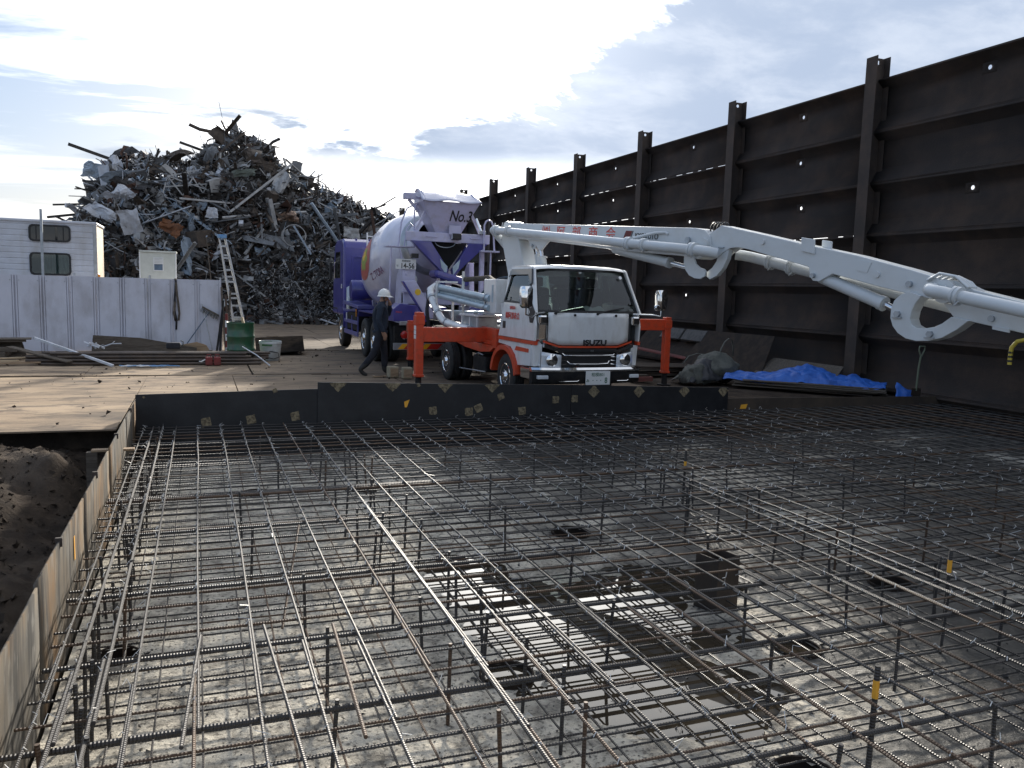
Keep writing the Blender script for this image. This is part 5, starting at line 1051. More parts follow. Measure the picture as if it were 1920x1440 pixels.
# ================================================================ YARD, LEFT SIDE
def build_left_yard():
    # panel fence
    f = thing('panel_fence', 'pale lilac steel panel site fence in front of the trailer', 'fence', (-2, 22.85, 0)); random.seed(2); W = .588
    def panel():
        b = B(); h = 1.87
        prof = [(-.004, .05), (.016, .05), (.016, .0), (.046, .0), (.046, .03), (.064, .03), (.064, 0)]
        sec = prof + [(W - .008 - x, y) for x, y in reversed(prof)]
        b.loft([[Vector((x, y, z)) for x, y in sec] for z in (.02, h)], caps=False, closed=False); return b.mesh('fence_panel', 'fence_panel', None, fix=False)
    me = panel(); x = .52 + 2 - W
    for k in range(12):
        p = part('fence_panel', me, f, (x, rnd(-.006, .006), rnd(-.008, .008)), (0, rnd(-.003, .003), 0)); md = p.modifiers.new('thick', 'SOLIDIFY'); md.thickness = .003
        for sx in (.09, W - .10): B().lathe([(0, .014), (.008, .012)], (sx, -.001, 1.74), (0, -1, 0), 8).make('bolt', 'galv', p)
        x -= W
    for k in range(5): B().tube([(2.50 - k * 1.7, .10, 0), (2.50 - k * 1.7, .10, 1.95)], .024, 8).make('support_pipe', 'galv', f)
    for z in (.5, 1.5): B().tube([(2.5, .13, z), (-4.6, .13, z)], .024, 8).make('rail_pipe', 'galv', f)
    # brooms, strap on the fence
    b1 = thing('push_broom', 'push broom with dark blue handle leaning head-up on fence', 'broom', (-.41, 22.6, 0))
    B().tube([(0, 0, .12), (.62, .16, 1.04)], .013, 8).make('handle', 'canvas_grey', b1, smooth=60); hd = B().bar((.46, .16, 1.18), (.86, .17, .96), .05, .035).make('head', 'wood_grey', b1)
    br = B(); random.seed(1)
    for k in range(60): q = Vector((.46, .15, 1.17)).lerp(Vector((.86, .16, .95)), k / 59); br.tube([q, q + Vector((rnd(-.07, -.03), rnd(-.04, .0), rnd(-.13, -.07)))], .004, 3)
    br.make('bristles', 'bag_grey', hd)
    b2 = thing('broom_stick', 'white stick leaning against the fence beside the push broom', 'stick', (.29, 22.55, 0)); B().tube([(0, 0, .01), (-.25, .26, 1.25)], .014, 8).make('stick', 'alu', b2, smooth=60); B().lathe([(0, .017), (.05, .017)], (-.16, .17, .80), (-.25, .26, 1.24), 8).make('grip', 'galv', b2)
    st = thing('hanging_strap', 'dark lifting strap hung over the top of the fence', 'strap', (-.58, 22.82, 0))
    def ribbon(pts, w): 
        b = B(); vs = []
        for p in pts: p = Vector(p); vs += [p + Vector((-w, 0, 0)), p + Vector((w, .004, 0))]
        return b.add(vs, [(2 * i, 2 * i + 1, 2 * i + 3, 2 * i + 2) for i in range(len(pts) - 1)])
    ribbon([(-.02, .05, 1.80), (-.01, .0, 1.885), (0, -.03, 1.80), (.02, -.04, 1.5), (.05, -.04, 1.25), (.07, -.04, 1.0), (.05, -.04, .82), (-.02, -.05, .80), (-.06, -.05, 1.0), (-.02, -.05, 1.3)], .026).make('loop', 'wood_grey', st, smooth=60, thick=.006)
    ribbon([(0, -.03, 1.85), (-.03, -.035, 1.4), (-.05, -.035, 1.1), (0, -.035, .85), (-.01, -.035, .58)], .024).make('tail', 'cloth_dark', st, smooth=60, thick=.006)
    # trailer body behind the fence
    t = thing('trailer_cabin', 'white ribbed trailer cabin with two rounded windows behind the fence', 'trailer', (-2.56, 24.3, 0)); L = 4.2
    b = B(); z = .7
    ring = []
    while z < 3.2: ring += [(0, z), (-.012, z + .012), (-.012, z + .12), (0, z + .132)]; z += .145
    b.loft([[Vector((x, y, zz)) for y, zz in ring] for x in (-L, 0)], caps=False, closed=False); b.make('front_wall', 'trailer_white', t, fix=False)
    B().box(-L, -.002, .02, 1.7, .7, 3.22).make('body', 'trailer_white', t); B().box(.0, .02, .03, 1.7, .72, 3.2).make('side_wall', 'trailer_side', t)
    B().box(-L - .03, .05, -.05, 1.75, 3.222, 3.29).make('roof', 'trailer_white', t, bevel=.02); B().box(-.05, .035, -.035, .03, .7, 3.22).make('corner_trim', 'alu', t, bevel=.006)
    for x0, x1, z0, z1, sp in ((-1.53, -.57, 2.74, 3.17, True), (-1.53, -.58, 1.88, 2.46, False)):
        def rr(i): a, c, d, e = x0 + i, x1 - i, z0 + i, z1 - i; q = .09 - i * .5; return [(a + q, d), (c - q, d), (c - q * .3, d + q * .3), (c, d + q), (c, e - q), (c - q * .3, e - q * .3), (c - q, e), (a + q, e), (a + q * .3, e - q * .3), (a, e - q), (a, d + q), (a + q * .3, d + q * .3)]
        w = B().ring_prism(rr(0), rr(.045), 'y', -.05, -.016).make('window', 'black_plastic', t, bevel=.006)
        B().prism(rr(.04), 'y', -.030, -.026).make('pane', 'glass_dark' if sp else 'glass', w); B().box(x0 + .04, x1 - .04, -.014, -.0125, z0 + .04, z1 - .04).make('curtain', 'curtain', w)
        if sp:
            for xx in (x0 + .17, x1 - .17): B().box(xx - .012, xx + .012, -.045, -.032, z0 + .05, z1 - .05).make('mullion', 'black_plastic', w)
        else: B().box(x0 + .05, x0 + .28, -.024, -.015, z0 + .05, z1 - .05).make('opening', 'dark_hollow', w)
    for sx in (-3.4, -.6): B().box(sx - .1, sx + .1, .3, 1.4, 0, .7).make('support', 'concrete_block', t)
    B().lathe([(0, .06), (.07, .06), (.09, .03)], (-.01, .08, 1.90), (1, -.2, 0), 12).make('side_lamp', 'amber', t, smooth=40)
    p = thing('upright_pole', 'grey metal pole standing upright between fence and trailer', 'pole', (-3.62, 23.15, 0)); B().box(-.028, .028, -.028, .028, 0, 3.48).make('shaft', 'galv', p, bevel=.004); B().box(-.09, .09, -.09, .09, 0, .03).make('foot', 'galv', p)
    c = thing('metal_cabinet', 'cream metal cabinet with louvred vent standing above the fence', 'cabinet', (-1.06, 24.3, 0))
    B().box(-.44, .45, 0, .7, .6, 2.57).make('body', 'cabinet_cream', c, bevel=.01); B().box(-.46, .47, -.03, .72, 2.572, 2.62).make('lid', 'cabinet_cream', c, bevel=.006)
    B().ring_prism([(-.11, 2.08), (.14, 2.08), (.14, 2.44), (-.11, 2.44)], [(-.09, 2.10), (.12, 2.10), (.12, 2.42), (-.09, 2.42)], 'y', -.02, -.001).make('vent_frame', 'plastic_white', c)
    for k in range(4): B().box(-.09, .12, -.018, -.002, 2.27 + k * .038, 2.295 + k * .038).make('louver', 'plastic_white', c)
    B().box(-.09, .12, -.004, -.001, 2.10, 2.26).make('vent_opening', 'canvas_grey', c); B().box(-.46, -.43, -.02, .01, .6, 2.57).make('corner_strip', 'plastic_white', c); B().box(.435, .465, -.02, .01, .6, 2.57).make('corner_strip', 'plastic_white', c)
    B().box(-.3, .3, .1, .6, 0, .6).make('plinth', 'concrete_block', c)
    # step ladder
    l = thing('step_ladder', 'folded aluminium step ladder with blue top leaning above the green drum', 'ladder', (1.10, 23.3, 0))
    for dy, w0 in ((0, .13), (.13, .11)):
        A = [Vector((s * w0 * 1.25, dy, .0)) for s in (-1, 1)]; Z = [Vector((-.52 + s * w0 * .62, dy * .4 + .75, 3.05)) for s in (-1, 1)]
        for a, q in zip(A, Z): B().bar(a, q, .026, .05).make('stile', 'alu', l, bevel=.004)
        for k in range(9 if dy == 0 else 5): v = .08 + k * (.105 if dy == 0 else .19); B().bar(A[0].lerp(Z[0], v), A[1].lerp(Z[1], v), .02, .05).make('rung', 'alu', l)
    B().box(-.64, -.40, .66, .84, 3.02, 3.12).make('top_cap', 'blue_rope', l, bevel=.015)
    pl = thing('thin_pole', 'thin pale pole leaning on the fence end left of the ladder', 'pole', (.45, 23.1, 0)); B().tube([(0, 0, 0), (-.28, .3, 3.0)], .016, 6).make('shaft', 'wood_grey', pl); B().tube([(-.28, .3, 3.0), (-.25, .3, 3.04)], .02, 6).make('tip', 'galv', pl)
    # odds and ends between fence end and drum
    tb = [((.60, 22.5, 0), (.52, 22.8, 1.7), 'wood_grey'), ((.70, 22.4, 0), (.62, 22.9, 1.5), 'rust_post'), ((.44, 21.9, 0), (.56, 22.7, 1.35), 'black_steel'), ((.36, 21.9, 0), (.54, 22.75, 1.1), 'black_steel'), ((.66, 22.6, .0), (.74, 22.9, 1.6), 'wood_grey')]
    labs = ['grey timber batten upright between fence end and drum', 'rusty bar upright behind the green drum', 'black bar leaning on right end of the fence', 'short black bar leaning low on right end of fence', 'grey batten tucked beside the step ladder']
    for k, (a, q, m) in enumerate(tb):
        o = thing('leaning_bar', labs[k], 'bar', a); B().bar((0, 0, 0), Vector(q) - Vector(a), .05, .035).make('shaft', m, o, bevel=.003); B().bar(Vector((0, 0, .0)), Vector((0, 0, .02)), .06, .06).make('end', m, o)
    rs = thing('red_white_post', 'red and white striped marker behind the green drum', 'marker', (.62, 22.2, 0))
    for k in range(6): B().lathe([(0, .035), (.17, .035)], (0, 0, k * .172), (0, 0, 1), 12).make('band', 'red_paint' if k % 2 else 'plastic_white', rs)
    # oil drum
    d = thing('oil_drum', 'green steel oil drum with open top beside the fence end', 'drum', (.86, 19.9, 0)); pr = [(0, .30), (.02, .305)]
    for z in (.30, .60): pr += [(z - .035, .298), (z - .015, .312), (z + .015, .312), (z + .035, .298)]
    pr += [(.88, .298), (.90, .308), (.92, .305), (.91, .292)]
    B().lathe(pr, axis=(0, 0, 1), n=36, caps=False).make('shell', 'drum_paint', d, smooth=50, thick=.006); B().lathe([(.0, .29), (.01, .001)], axis=(0, 0, 1), n=20, caps=False).make('bottom', 'steel_brown', d); B().lathe([(.70, .288), (.71, .001)], axis=(0, 0, 1), n=20, caps=False).make('contents', 'dark_hollow', d)
    w = thing('wood_offcut', 'pale wood offcut sticking out of the green drum', 'wood', (.99, 19.85, .62)); B().bar((0, 0, 0), (-.10, .02, .42), .10, .05).make('piece', 'wood_pale', w, bevel=.004); B().bar((0, 0, 0), (.02, 0, .02), .05, .03).make('end', 'wood', w)
    bk = thing('paint_pail', 'dirty white plastic pail with green label beside drum', 'bucket', (1.55, 20.3, .0)); B().lathe([(.0, .20), (.02, .215), (.40, .25), (.405, .262), (.46, .262), (.47, .255), (.46, .24)], axis=(0, 0, 1), n=32, caps=False).make('body', 'pail', bk, smooth=40, thick=.004)
    B().lathe([(.02, .20), (.03, .001)], axis=(0, 0, 1), n=20, caps=False).make('base', 'pail', bk); b = B(); b.grid(lambda u, v: Vector((.256 * math.sin(-.9 + 1.0 * u), -.256 * math.cos(-.9 + 1.0 * u), .36 + .12 * v)), 8, 1); b.make('label', 'label_green', bk, thick=.003)
    B().tube([(-.20, -.20, .20), (-.10, -.27, .10), (.05, -.28, .06), (.18, -.24, .10), (.16, -.22, .20), (-.02, -.25, .24), (-.18, -.21, .18)], .010, 6).make('handle_wire', 'black_plastic', bk, smooth=60)
    # propped dark plate behind the pail
    q = thing('dark_sheet', 'dark steel sheet lying propped behind the white pail', 'steel sheet', (2.05, 22.5, 0)); B().prism([(-.75, -1.0), (.45, -.9), (.72, 1.9), (-.6, 2.1)], 'z', -.006, .006, Matrix.Translation((0, 0, .16)) @ Matrix.Rotation(R(4), 4, 'X') @ Matrix.Rotation(R(-4), 4, 'Y')).make('sheet', 'matt_black', q); B().box(-.5, .3, .3, .45, 0, .15).make('timber', 'wood_grey', q)
    # long pipes in a low stack
    ps = thing('pipe_stack', 'low stack of long brown scaffold pipes lying in front of the fence', 'pipes', (-.9, 19.5, 0)); random.seed(12); n = 0
    for row, cnt in enumerate((9, 8, 7, 5)):
        for k in range(cnt):
            y = -.33 + k * .085 + row * .042; z = .045 + row * .068; x0 = -2.15 + rnd(-.35, .3); x1 = 2.2 + rnd(-.5, .2)
            B().tube([(x0, y, z), (0, y + rnd(-.01, .01), z + rnd(-.004, .004)), (x1, y + rnd(-.02, .02), z)], .030, 8).make('pipe', 'pipe_rust', ps, smooth=60, fix=False)
    for x in (-1.6, 1.4): B().box(x - .05, x + .05, -.45, .5, 0, .012).make('bearer', 'wood_grey', ps)
    # timber heap at the left edge
    tm = [(-5.2, 20.2, .44, 1.9, .9, .02, 4, 'wood'), (-4.25, 20.6, .46, 1.5, .55, .018, 9, 'wood_grey')]
    lab = ['plywood sheet on the raised timber heap at left edge', 'grey board reaching over the timber heap towards the fence']
    for k, (x, y, z, w, dd, th, a, m) in enumerate(tm):
        o = thing('plywood_board', lab[k], 'board', (x, y, z), R(a)); B().box(-w / 2, w / 2, -dd / 2, dd / 2, 0, th).make('board', m, o, bevel=.003); B().box(-w / 2 + .1, w / 2 - .1, -dd / 2 + .04, -dd / 2 + .10, -.05, -.002).make('batten', 'wood_grey', o)
    o = thing('timber_crib', 'dark shadowed timber crib under the plywood sheet', 'timber', (-4.7, 20.4, 0))
    for i in range(4): B().box(-1.1, 1.0, -.3 + (i % 2) * .5, -.2 + (i % 2) * .5, .02 + (i // 2) * .2, .11 + (i // 2) * .2).make('beam', 'wood_grey', o, bevel=.005)
    for i in range(3): B().box(-.9 + i * .8, -.8 + i * .8, -.4, .4, .115, .215).make('beam', 'wood_grey', o, bevel=.005)
    B().prism([(-1.2, .0), (1.1, 0), (1.0, .40), (-1.2, .42)], 'y', .35, .37).make('backing_sheet', 'wood_grey', o)
    pk = [((-3.75, 19.7, .36), (-2.55, 19.05, .10), .20, 'wood_grey', 'grey plank sloping from timber heap down to the pipes'), ((-4.9, 19.3, .10), (-3.3, 19.5, .16), .10, 'wood_pale', 'bright pale batten lying at the left edge'), ((-4.9, 19.15, .08), (-3.5, 19.25, .11), .08, 'wood_pale', 'second pale batten just below the bright one at left edge'), ((-4.8, 19.0, .06), (-3.1, 19.2, .08), .07, 'wood', 'brown batten lowest on the ground at the left edge')]
    for a, q, w, m, lb in pk: o = thing('plank', lb, 'plank', a); B().bar((0, 0, 0), Vector(q) - Vector(a), w, .03).make('board', m, o, bevel=.003); B().bar((0, 0, -.016), Vector((.04, 0, -.03)), w * .8, .02).make('cleat', m, o)
    sk = thing('white_sack', 'white sack lying on the plywood at the left edge', 'sack', (-4.75, 20.05, .47)); b = B(); b.grid(lambda u, v: Vector(((u - .5) * .75, (v - .5) * .42, .11 * (math.sin(u * 3.14) * math.sin(v * 3.14)) ** .45 + .02 * math.sin(u * 13 + v * 9) * math.sin(u * 3.14))), 20, 12); b.make('body', 'plastic_white', sk, smooth=80, thick=.01); B().bar((.33, -.1, .02), (.42, .08, .05), .05, .02).make('neck', 'plastic_white', sk)
    wp = thing('white_square_tube', 'long white square tube leaning over the pipe stack', 'tube', (-1.72, 18.85, .03)); B().bar((0, 0, 0), (-1.62, 1.15, .50), .05, .05).make('tube', 'white_scrap', wp, bevel=.004); B().bar((-1.61, 1.145, .497), (-1.625, 1.153, .503), .058, .058).make('cap', 'galv', wp)
    cl = thing('blue_rope', 'tangled light blue rope on the ground in front of pipe stack', 'rope', (-1.0, 18.66, .02)); random.seed(8)
    for k in range(9):
        b = B(); x = rnd(-.6, .1); b.tube([(x + i * .09, .07 * math.sin(i * 1.3 + k) + rnd(-.04, .04), .012 + abs(.02 * math.sin(i * 2 + k))) for i in range(7)], .013, 5); b.make('strand', 'blue_rope' if k % 3 else 'plastic_white', cl, smooth=60)
    for k, (x, lb) in enumerate(((.16, 'left one of two small red fuel cans before the pipe stack'), (.33, 'right one of two small red fuel cans before the pipe stack'))):
        o = thing('red_can', lb, 'can', (x, 19.02, .0), 0, 'red fuel cans'); B().box(-.075, .075, -.08, .08, .016, .20).make('body', 'red_paint', o, bevel=.02); B().tube([(-.04, 0, .20), (-.04, 0, .25), (.04, 0, .25), (.04, 0, .20)], .012, 6).make('handle', 'red_paint', o)
        if k == 0: B().tube([(-.06, -.02, .15), (-.16, -.06, .10), (-.20, -.08, .11)], .014, 6).make('spout', 'plastic_white', o)
    o = thing('black_tool_bag', 'small dark tool bag standing on the pipes at the fence', 'bag', (-.56, 19.6, .33)); B().box(-.16, .14, -.08, .08, 0, .14).make('body', 'cloth_dark', o, bevel=.035); B().tube([(.14, 0, .03), (.19, -.02, .10), (.19, -.02, .16), (.14, 0, .18)], .012, 6).make('handle', 'bag_grey', o)
    sm = [((.86, 19.1, .42), (1.42, 18.7, .03), 'forked white stick leaning right end of the pipe stack'), ((-2.0, 19.75, .36), (-1.62, 19.65, .44), 'crumpled white strip on top of the pipe stack')]
    for a, q, lb in sm: o = thing('white_strip', lb, 'strip', a); B().tube([(0, 0, 0), (Vector(q) - Vector(a)) * .5 + Vector((0, 0, .03)), Vector(q) - Vector(a)], .014, 5).make('strip', 'white_scrap', o); B().tube([(Vector(q) - Vector(a)) * .5 + Vector((0, 0, .03)), (Vector(q) - Vector(a)) * .8 + Vector((-.06, .0, .06))], .010, 5).make('branch', 'white_scrap', o)
    rg = thing('white_rag', 'twisted white rag on top of the pipe stack', 'rag', (-2.15, 19.7, .32)); random.seed(6)
    for k in range(7): B().tube([(rnd(-.25, .25), rnd(-.1, .1), rnd(0, .04)), (rnd(-.2, .2), rnd(-.1, .1), rnd(.06, .16)), (rnd(-.25, .3), rnd(-.1, .1), rnd(0, .06))], rnd(.012, .025), 5).make('fold', 'white_scrap', rg, smooth=60)
    o = thing('brown_sack', 'brown folded sheet leaning at the foot of the fence', 'sheet', (-.25, 22.3, 0)); B().prism([(-.45, 0), (.5, 0), (.38, .22), (.15, .30), (-.35, .20)], 'y', -.02, .02).make('sheet', 'wood', o, bevel=.01); B().prism([(.2, 0), (.6, 0), (.5, .10)], 'y', -.06, -.03).make('fold', 'wood_grey', o)
    o = thing('dark_sheet', 'long dark sheet lying against the foot of the fence', 'sheet', (-1.6, 22.2, 0)); B().prism([(-.9, 0), (1.5, 0), (1.5, .16), (.2, .40), (-.85, .46)], 'y', -.02, .02).make('sheet', 'wood_grey', o); B().box(-.9, 1.5, -.05, .05, .0, .05).make('batten', 'wood_grey', o)
    # blocks by the outrigger
    for k, (x, y, rz, lb) in enumerate(((3.62, 16.25, .15, 'left one of two tan hardwood blocks near the orange outrigger leg'), (3.86, 16.02, -.05, 'right one of two tan hardwood blocks near the orange outrigger leg'))):
        o = thing('wood_block', lb, 'block', (x, y, .016), rz, 'timber blocks by the outrigger'); B().box(-.10, .10, -.10, .10, 0, .225).make('block', 'camphor', o, bevel=.02); B().box(-.08, .08, -.104, -.1005, .03, .19).make('worn_face', 'wood', o, bevel=.001)
    o = thing('short_plank', 'short plank lying left of the two hardwood blocks', 'plank', (3.38, 16.35, .016), .1); B().box(-.14, .12, -.06, .06, 0, .03).make('board', 'wood', o, bevel=.003); B().box(-.10, .08, -.05, .05, .031, .036).make('stain', 'wood_grey', o)
build_left_yard()

# ================================================================ YARD, RIGHT SIDE
def build_right_yard():
    random.seed(14)
    labs = ['long dark steel sheet leaning low along the steel wall behind the orange leg', 'dark sheet with bent corner leaning on wall behind the bulk bag', 'dark board leaning on the wall above the blue tarp']
    for k, (y0, y1, zt, m) in enumerate(((17.2, 21.8, .80, 'steel_brown'), (15.3, 18.6, .92, 'steel_brown'), (13.0, 15.6, .45, 'wood_grey'))):
        o = thing('leaning_sheet', labs[k], 'steel sheet', (12.0 - .12 * k, y0, 0)); b = B(); l = y1 - y0
        b.add([(0, 0, 0.01), (0, l, 0.01), (.68, l * .98, zt), (.66, l * .12, zt * 1.02)], [(0, 1, 2, 3)]); b.make('sheet', m, o, thick=.012); B().bar((.02, .1, .03), (.02, l - .1, .03), .03, .05).make('edge_bar', m, o)
    for k, (y, lb) in enumerate(((20.0, 'grey concrete slab leaning at the wall, the farther of two'), (18.9, 'grey concrete slab leaning at the wall, the nearer of two'))):
        o = thing('grey_slab', lb, 'slab', (12.35, y, .62)); b = B().prism([(-.5, 0), (.5, 0), (.5, .34), (-.5, .34)], 'x', -.03, .03, Matrix.Rotation(R(35), 4, 'Y')); b.make('slab', 'concrete_block', o, bevel=.01); B().box(-.05, .0, -.45, .45, -.02, .0).make('ledge', 'steel_brown', o)
    o = thing('red_plank', 'faded red plank lying slanted behind the right orange outrigger', 'plank', (11.5, 21.2, .30)); B().bar((0, 0, .05), (.6, -2.6, -.14), .30, .04).make('board', 'pink_wood', o, bevel=.004); B().box(-.1, .1, -.2, .2, -.30, .03).make('rest', 'wood_grey', o)
    o = thing('scrap_boards', 'flat pile of dark boards on the ground right of the pump truck', 'boards', (9.9, 16.6, 0))
    for k in range(7): B().box(-.9 + rnd(-.2, .2), .9 + rnd(-.2, .2), -.5, .5, .0 + k * .03, .025 + k * .03, Matrix.Rotation(R(rnd(-14, 14)), 4, 'Z')).make('board', random.choice(('wood_grey', 'steel_brown', 'wood_grey')), o)
    o = thing('red_crate', 'low dark red metal piece beside the truck bumper', 'metal piece', (8.6, 15.2, 0)); B().box(-.35, .35, -.15, .15, 0, .10).make('body', 'pink_wood', o, bevel=.01); B().box(-.3, .3, -.1, .1, .101, .13).make('lid', 'steel_brown', o)
    # bulk bag
    g = thing('bulk_bag', 'slumped grey bulk bag with raised loop handles and dark sheet over it', 'bag', (10.45, 15.0, 0))
    b = B(); nu, nv = 36, 16
    def bag(u, v):
        a = 2 * math.pi * u; e = v; r = (1 - (2 * e - 1) ** 4 * .5) if e < .5 else math.cos((e - .5) * 3.0) ** .6 if e < 1 else 0
        p = Vector((.52 * r * math.cos(a), .46 * r * math.sin(a), .62 * e)); return p + wob(p, .09, 4.5) + wob(p, .03, 13)
    b.grid(bag, nu, nv); b.make('body', 'bag_grey', g, smooth=80)
    g2 = B(); g2.grid(lambda u, v: (lambda p: p + wob(p, .10, 3.6) + wob(p, .035, 11))(Vector((-.95 + 1.35 * u, -.52 + .75 * v, max(.02, .46 * math.sin(min(1, u * 1.15) * 2.6) ** .7 * (1 - (v * 2 - 1) ** 2 * .75))))), 40, 24); g2.make('dark_sheet', 'bag_dark', g, smooth=80, thick=.01)
    g3 = B(); g3.grid(lambda u, v: (lambda p: p + wob(p, .09, 5) + wob(p, .04, 12))(Vector((-1.02 + .62 * u, -.50 + .5 * v, .03 + .38 * math.sin(u * 3.0) ** .6 * math.sin(v * 3.0) ** .5))), 22, 18); g3.make('grey_fold', 'bag_grey', g, smooth=80, thick=.01)
    def loop(pts, w=.035):
        vs = []
        for p in pts: p = Vector(p); vs += [p + Vector((-w * .3, -w, 0)), p + Vector((w * .3, w, 0))]
        return B().add(vs, [(2 * i, 2 * i + 1, 2 * i + 3, 2 * i + 2) for i in range(len(pts) - 1)])
    loop([(.0 + .0, -.1, .50), (.06, -.1, .70), (.16, -.08, .86), (.28, -.05, .93), (.40, 0, .88), (.48, .05, .72), (.50, .08, .52)]).make('loop_handle', 'bag_grey', g, smooth=70, thick=.008)
    loop([(-.65, .25, .35), (-.52, .25, .52), (-.30, .25, .58), (-.10, .22, .56), (.02, .2, .5)]).make('loop_handle', 'bag_grey', g, smooth=70, thick=.008)
    # stack of sheets with blue tarp
    s = thing('sheet_stack', 'low stack of brown plywood sheets below the blue tarp', 'boards', (11.55, 13.35, 0), R(-45)); random.seed(15)
    for k in range(6): B().box(-1.3 + rnd(-.15, .1), 1.35 + rnd(-.1, .15), -.48 + rnd(-.08, .05), .48, .0 + k * .028, .02 + k * .028, Matrix.Rotation(R(rnd(-5, 5)), 4, 'Z')).make('sheet', random.choice(('steel_brown', 'wood_grey')), s, bevel=.002)
    t = thing('blue_tarp', 'crumpled bright blue tarp over the stack near the steel wall', 'tarp', (11.55, 13.35, .17), R(-45))
    def tarp(u, v):
        x = -1.62 + 3.1 * u; prof = .03 + .05 * sstep(0, .3, u) + .20 * max(0, 1 - abs(u - .50) / .24) ** 1.3 + .05 * max(0, 1 - abs(u - .78) / .10) - .05 * sstep(.8, 1, u)
        y = -.40 + .80 * v - .06 * math.sin(u * 9); z = prof * (math.sin(min(1, .12 + v * 1.4) * 1.57)) - (.10 if v < .08 else 0) * (.3 + .7 * math.sin(u * 3.14))
        p = Vector((x, y, z)); return p + wob(p, .07, 3) * Vector((.4, .4, 1)).length * .6 + Vector((0, 0, abs(noise.noise(p * 5)) * .07 + abs(noise.noise(p * 12)) * .02))
    B().grid(tarp, 110, 40).make('sheet', 'blue_tarp', t, smooth=70, thick=.004)
    f = B(); f.grid(lambda u, v: (lambda p: p + wob(p, .04, 7))(Vector((1.62 + .30 * u, -.52 + .12 * v + .1 * u, -.16 + .30 * v * (1 - .6 * u)))), 10, 10); f.make('loose_corner', 'blue_tarp', t, smooth=35, thick=.004)
    h = thing('shovel', 'shovel with D handle standing upright near the right wall', 'shovel', (12.55, 10.75 + .95, 0)); h.location = (12.75, 11.75, 0)
    B().tube([(0, 0, .15), (.02, .0, .60), (.05, 0, .82)], .018, 8).make('shaft', 'shovel_wood', h, smooth=60)
    B().tube([(.05, 0, .80), (-.01, 0, .93), (0, 0, 1.0), (.13, 0, 1.0), (.13, 0, .93), (.06, 0, .80)], .014, 6).make('handle', 'shovel_wood', h, smooth=60); B().prism([(-.11, .20), (.11, .20), (.12, .06), (0, -.06), (-.12, .06)], 'y', -.006, .006).make('blade', 'steel_brown', h)
    o = thing('grey_batten', 'short grey batten leaning on the wall right of shovel', 'batten', (13.2 - .45, 11.62, 0)); o.location = (13.45, 11.75, 0); B().bar((0, 0, 0), (.10, .05, .75), .06, .03).make('board', 'wood_grey', o, bevel=.003); B().bar((0, -.02, .02), (.02, -.02, .10), .05, .02).make('end', 'wood_grey', o)
build_right_yard()

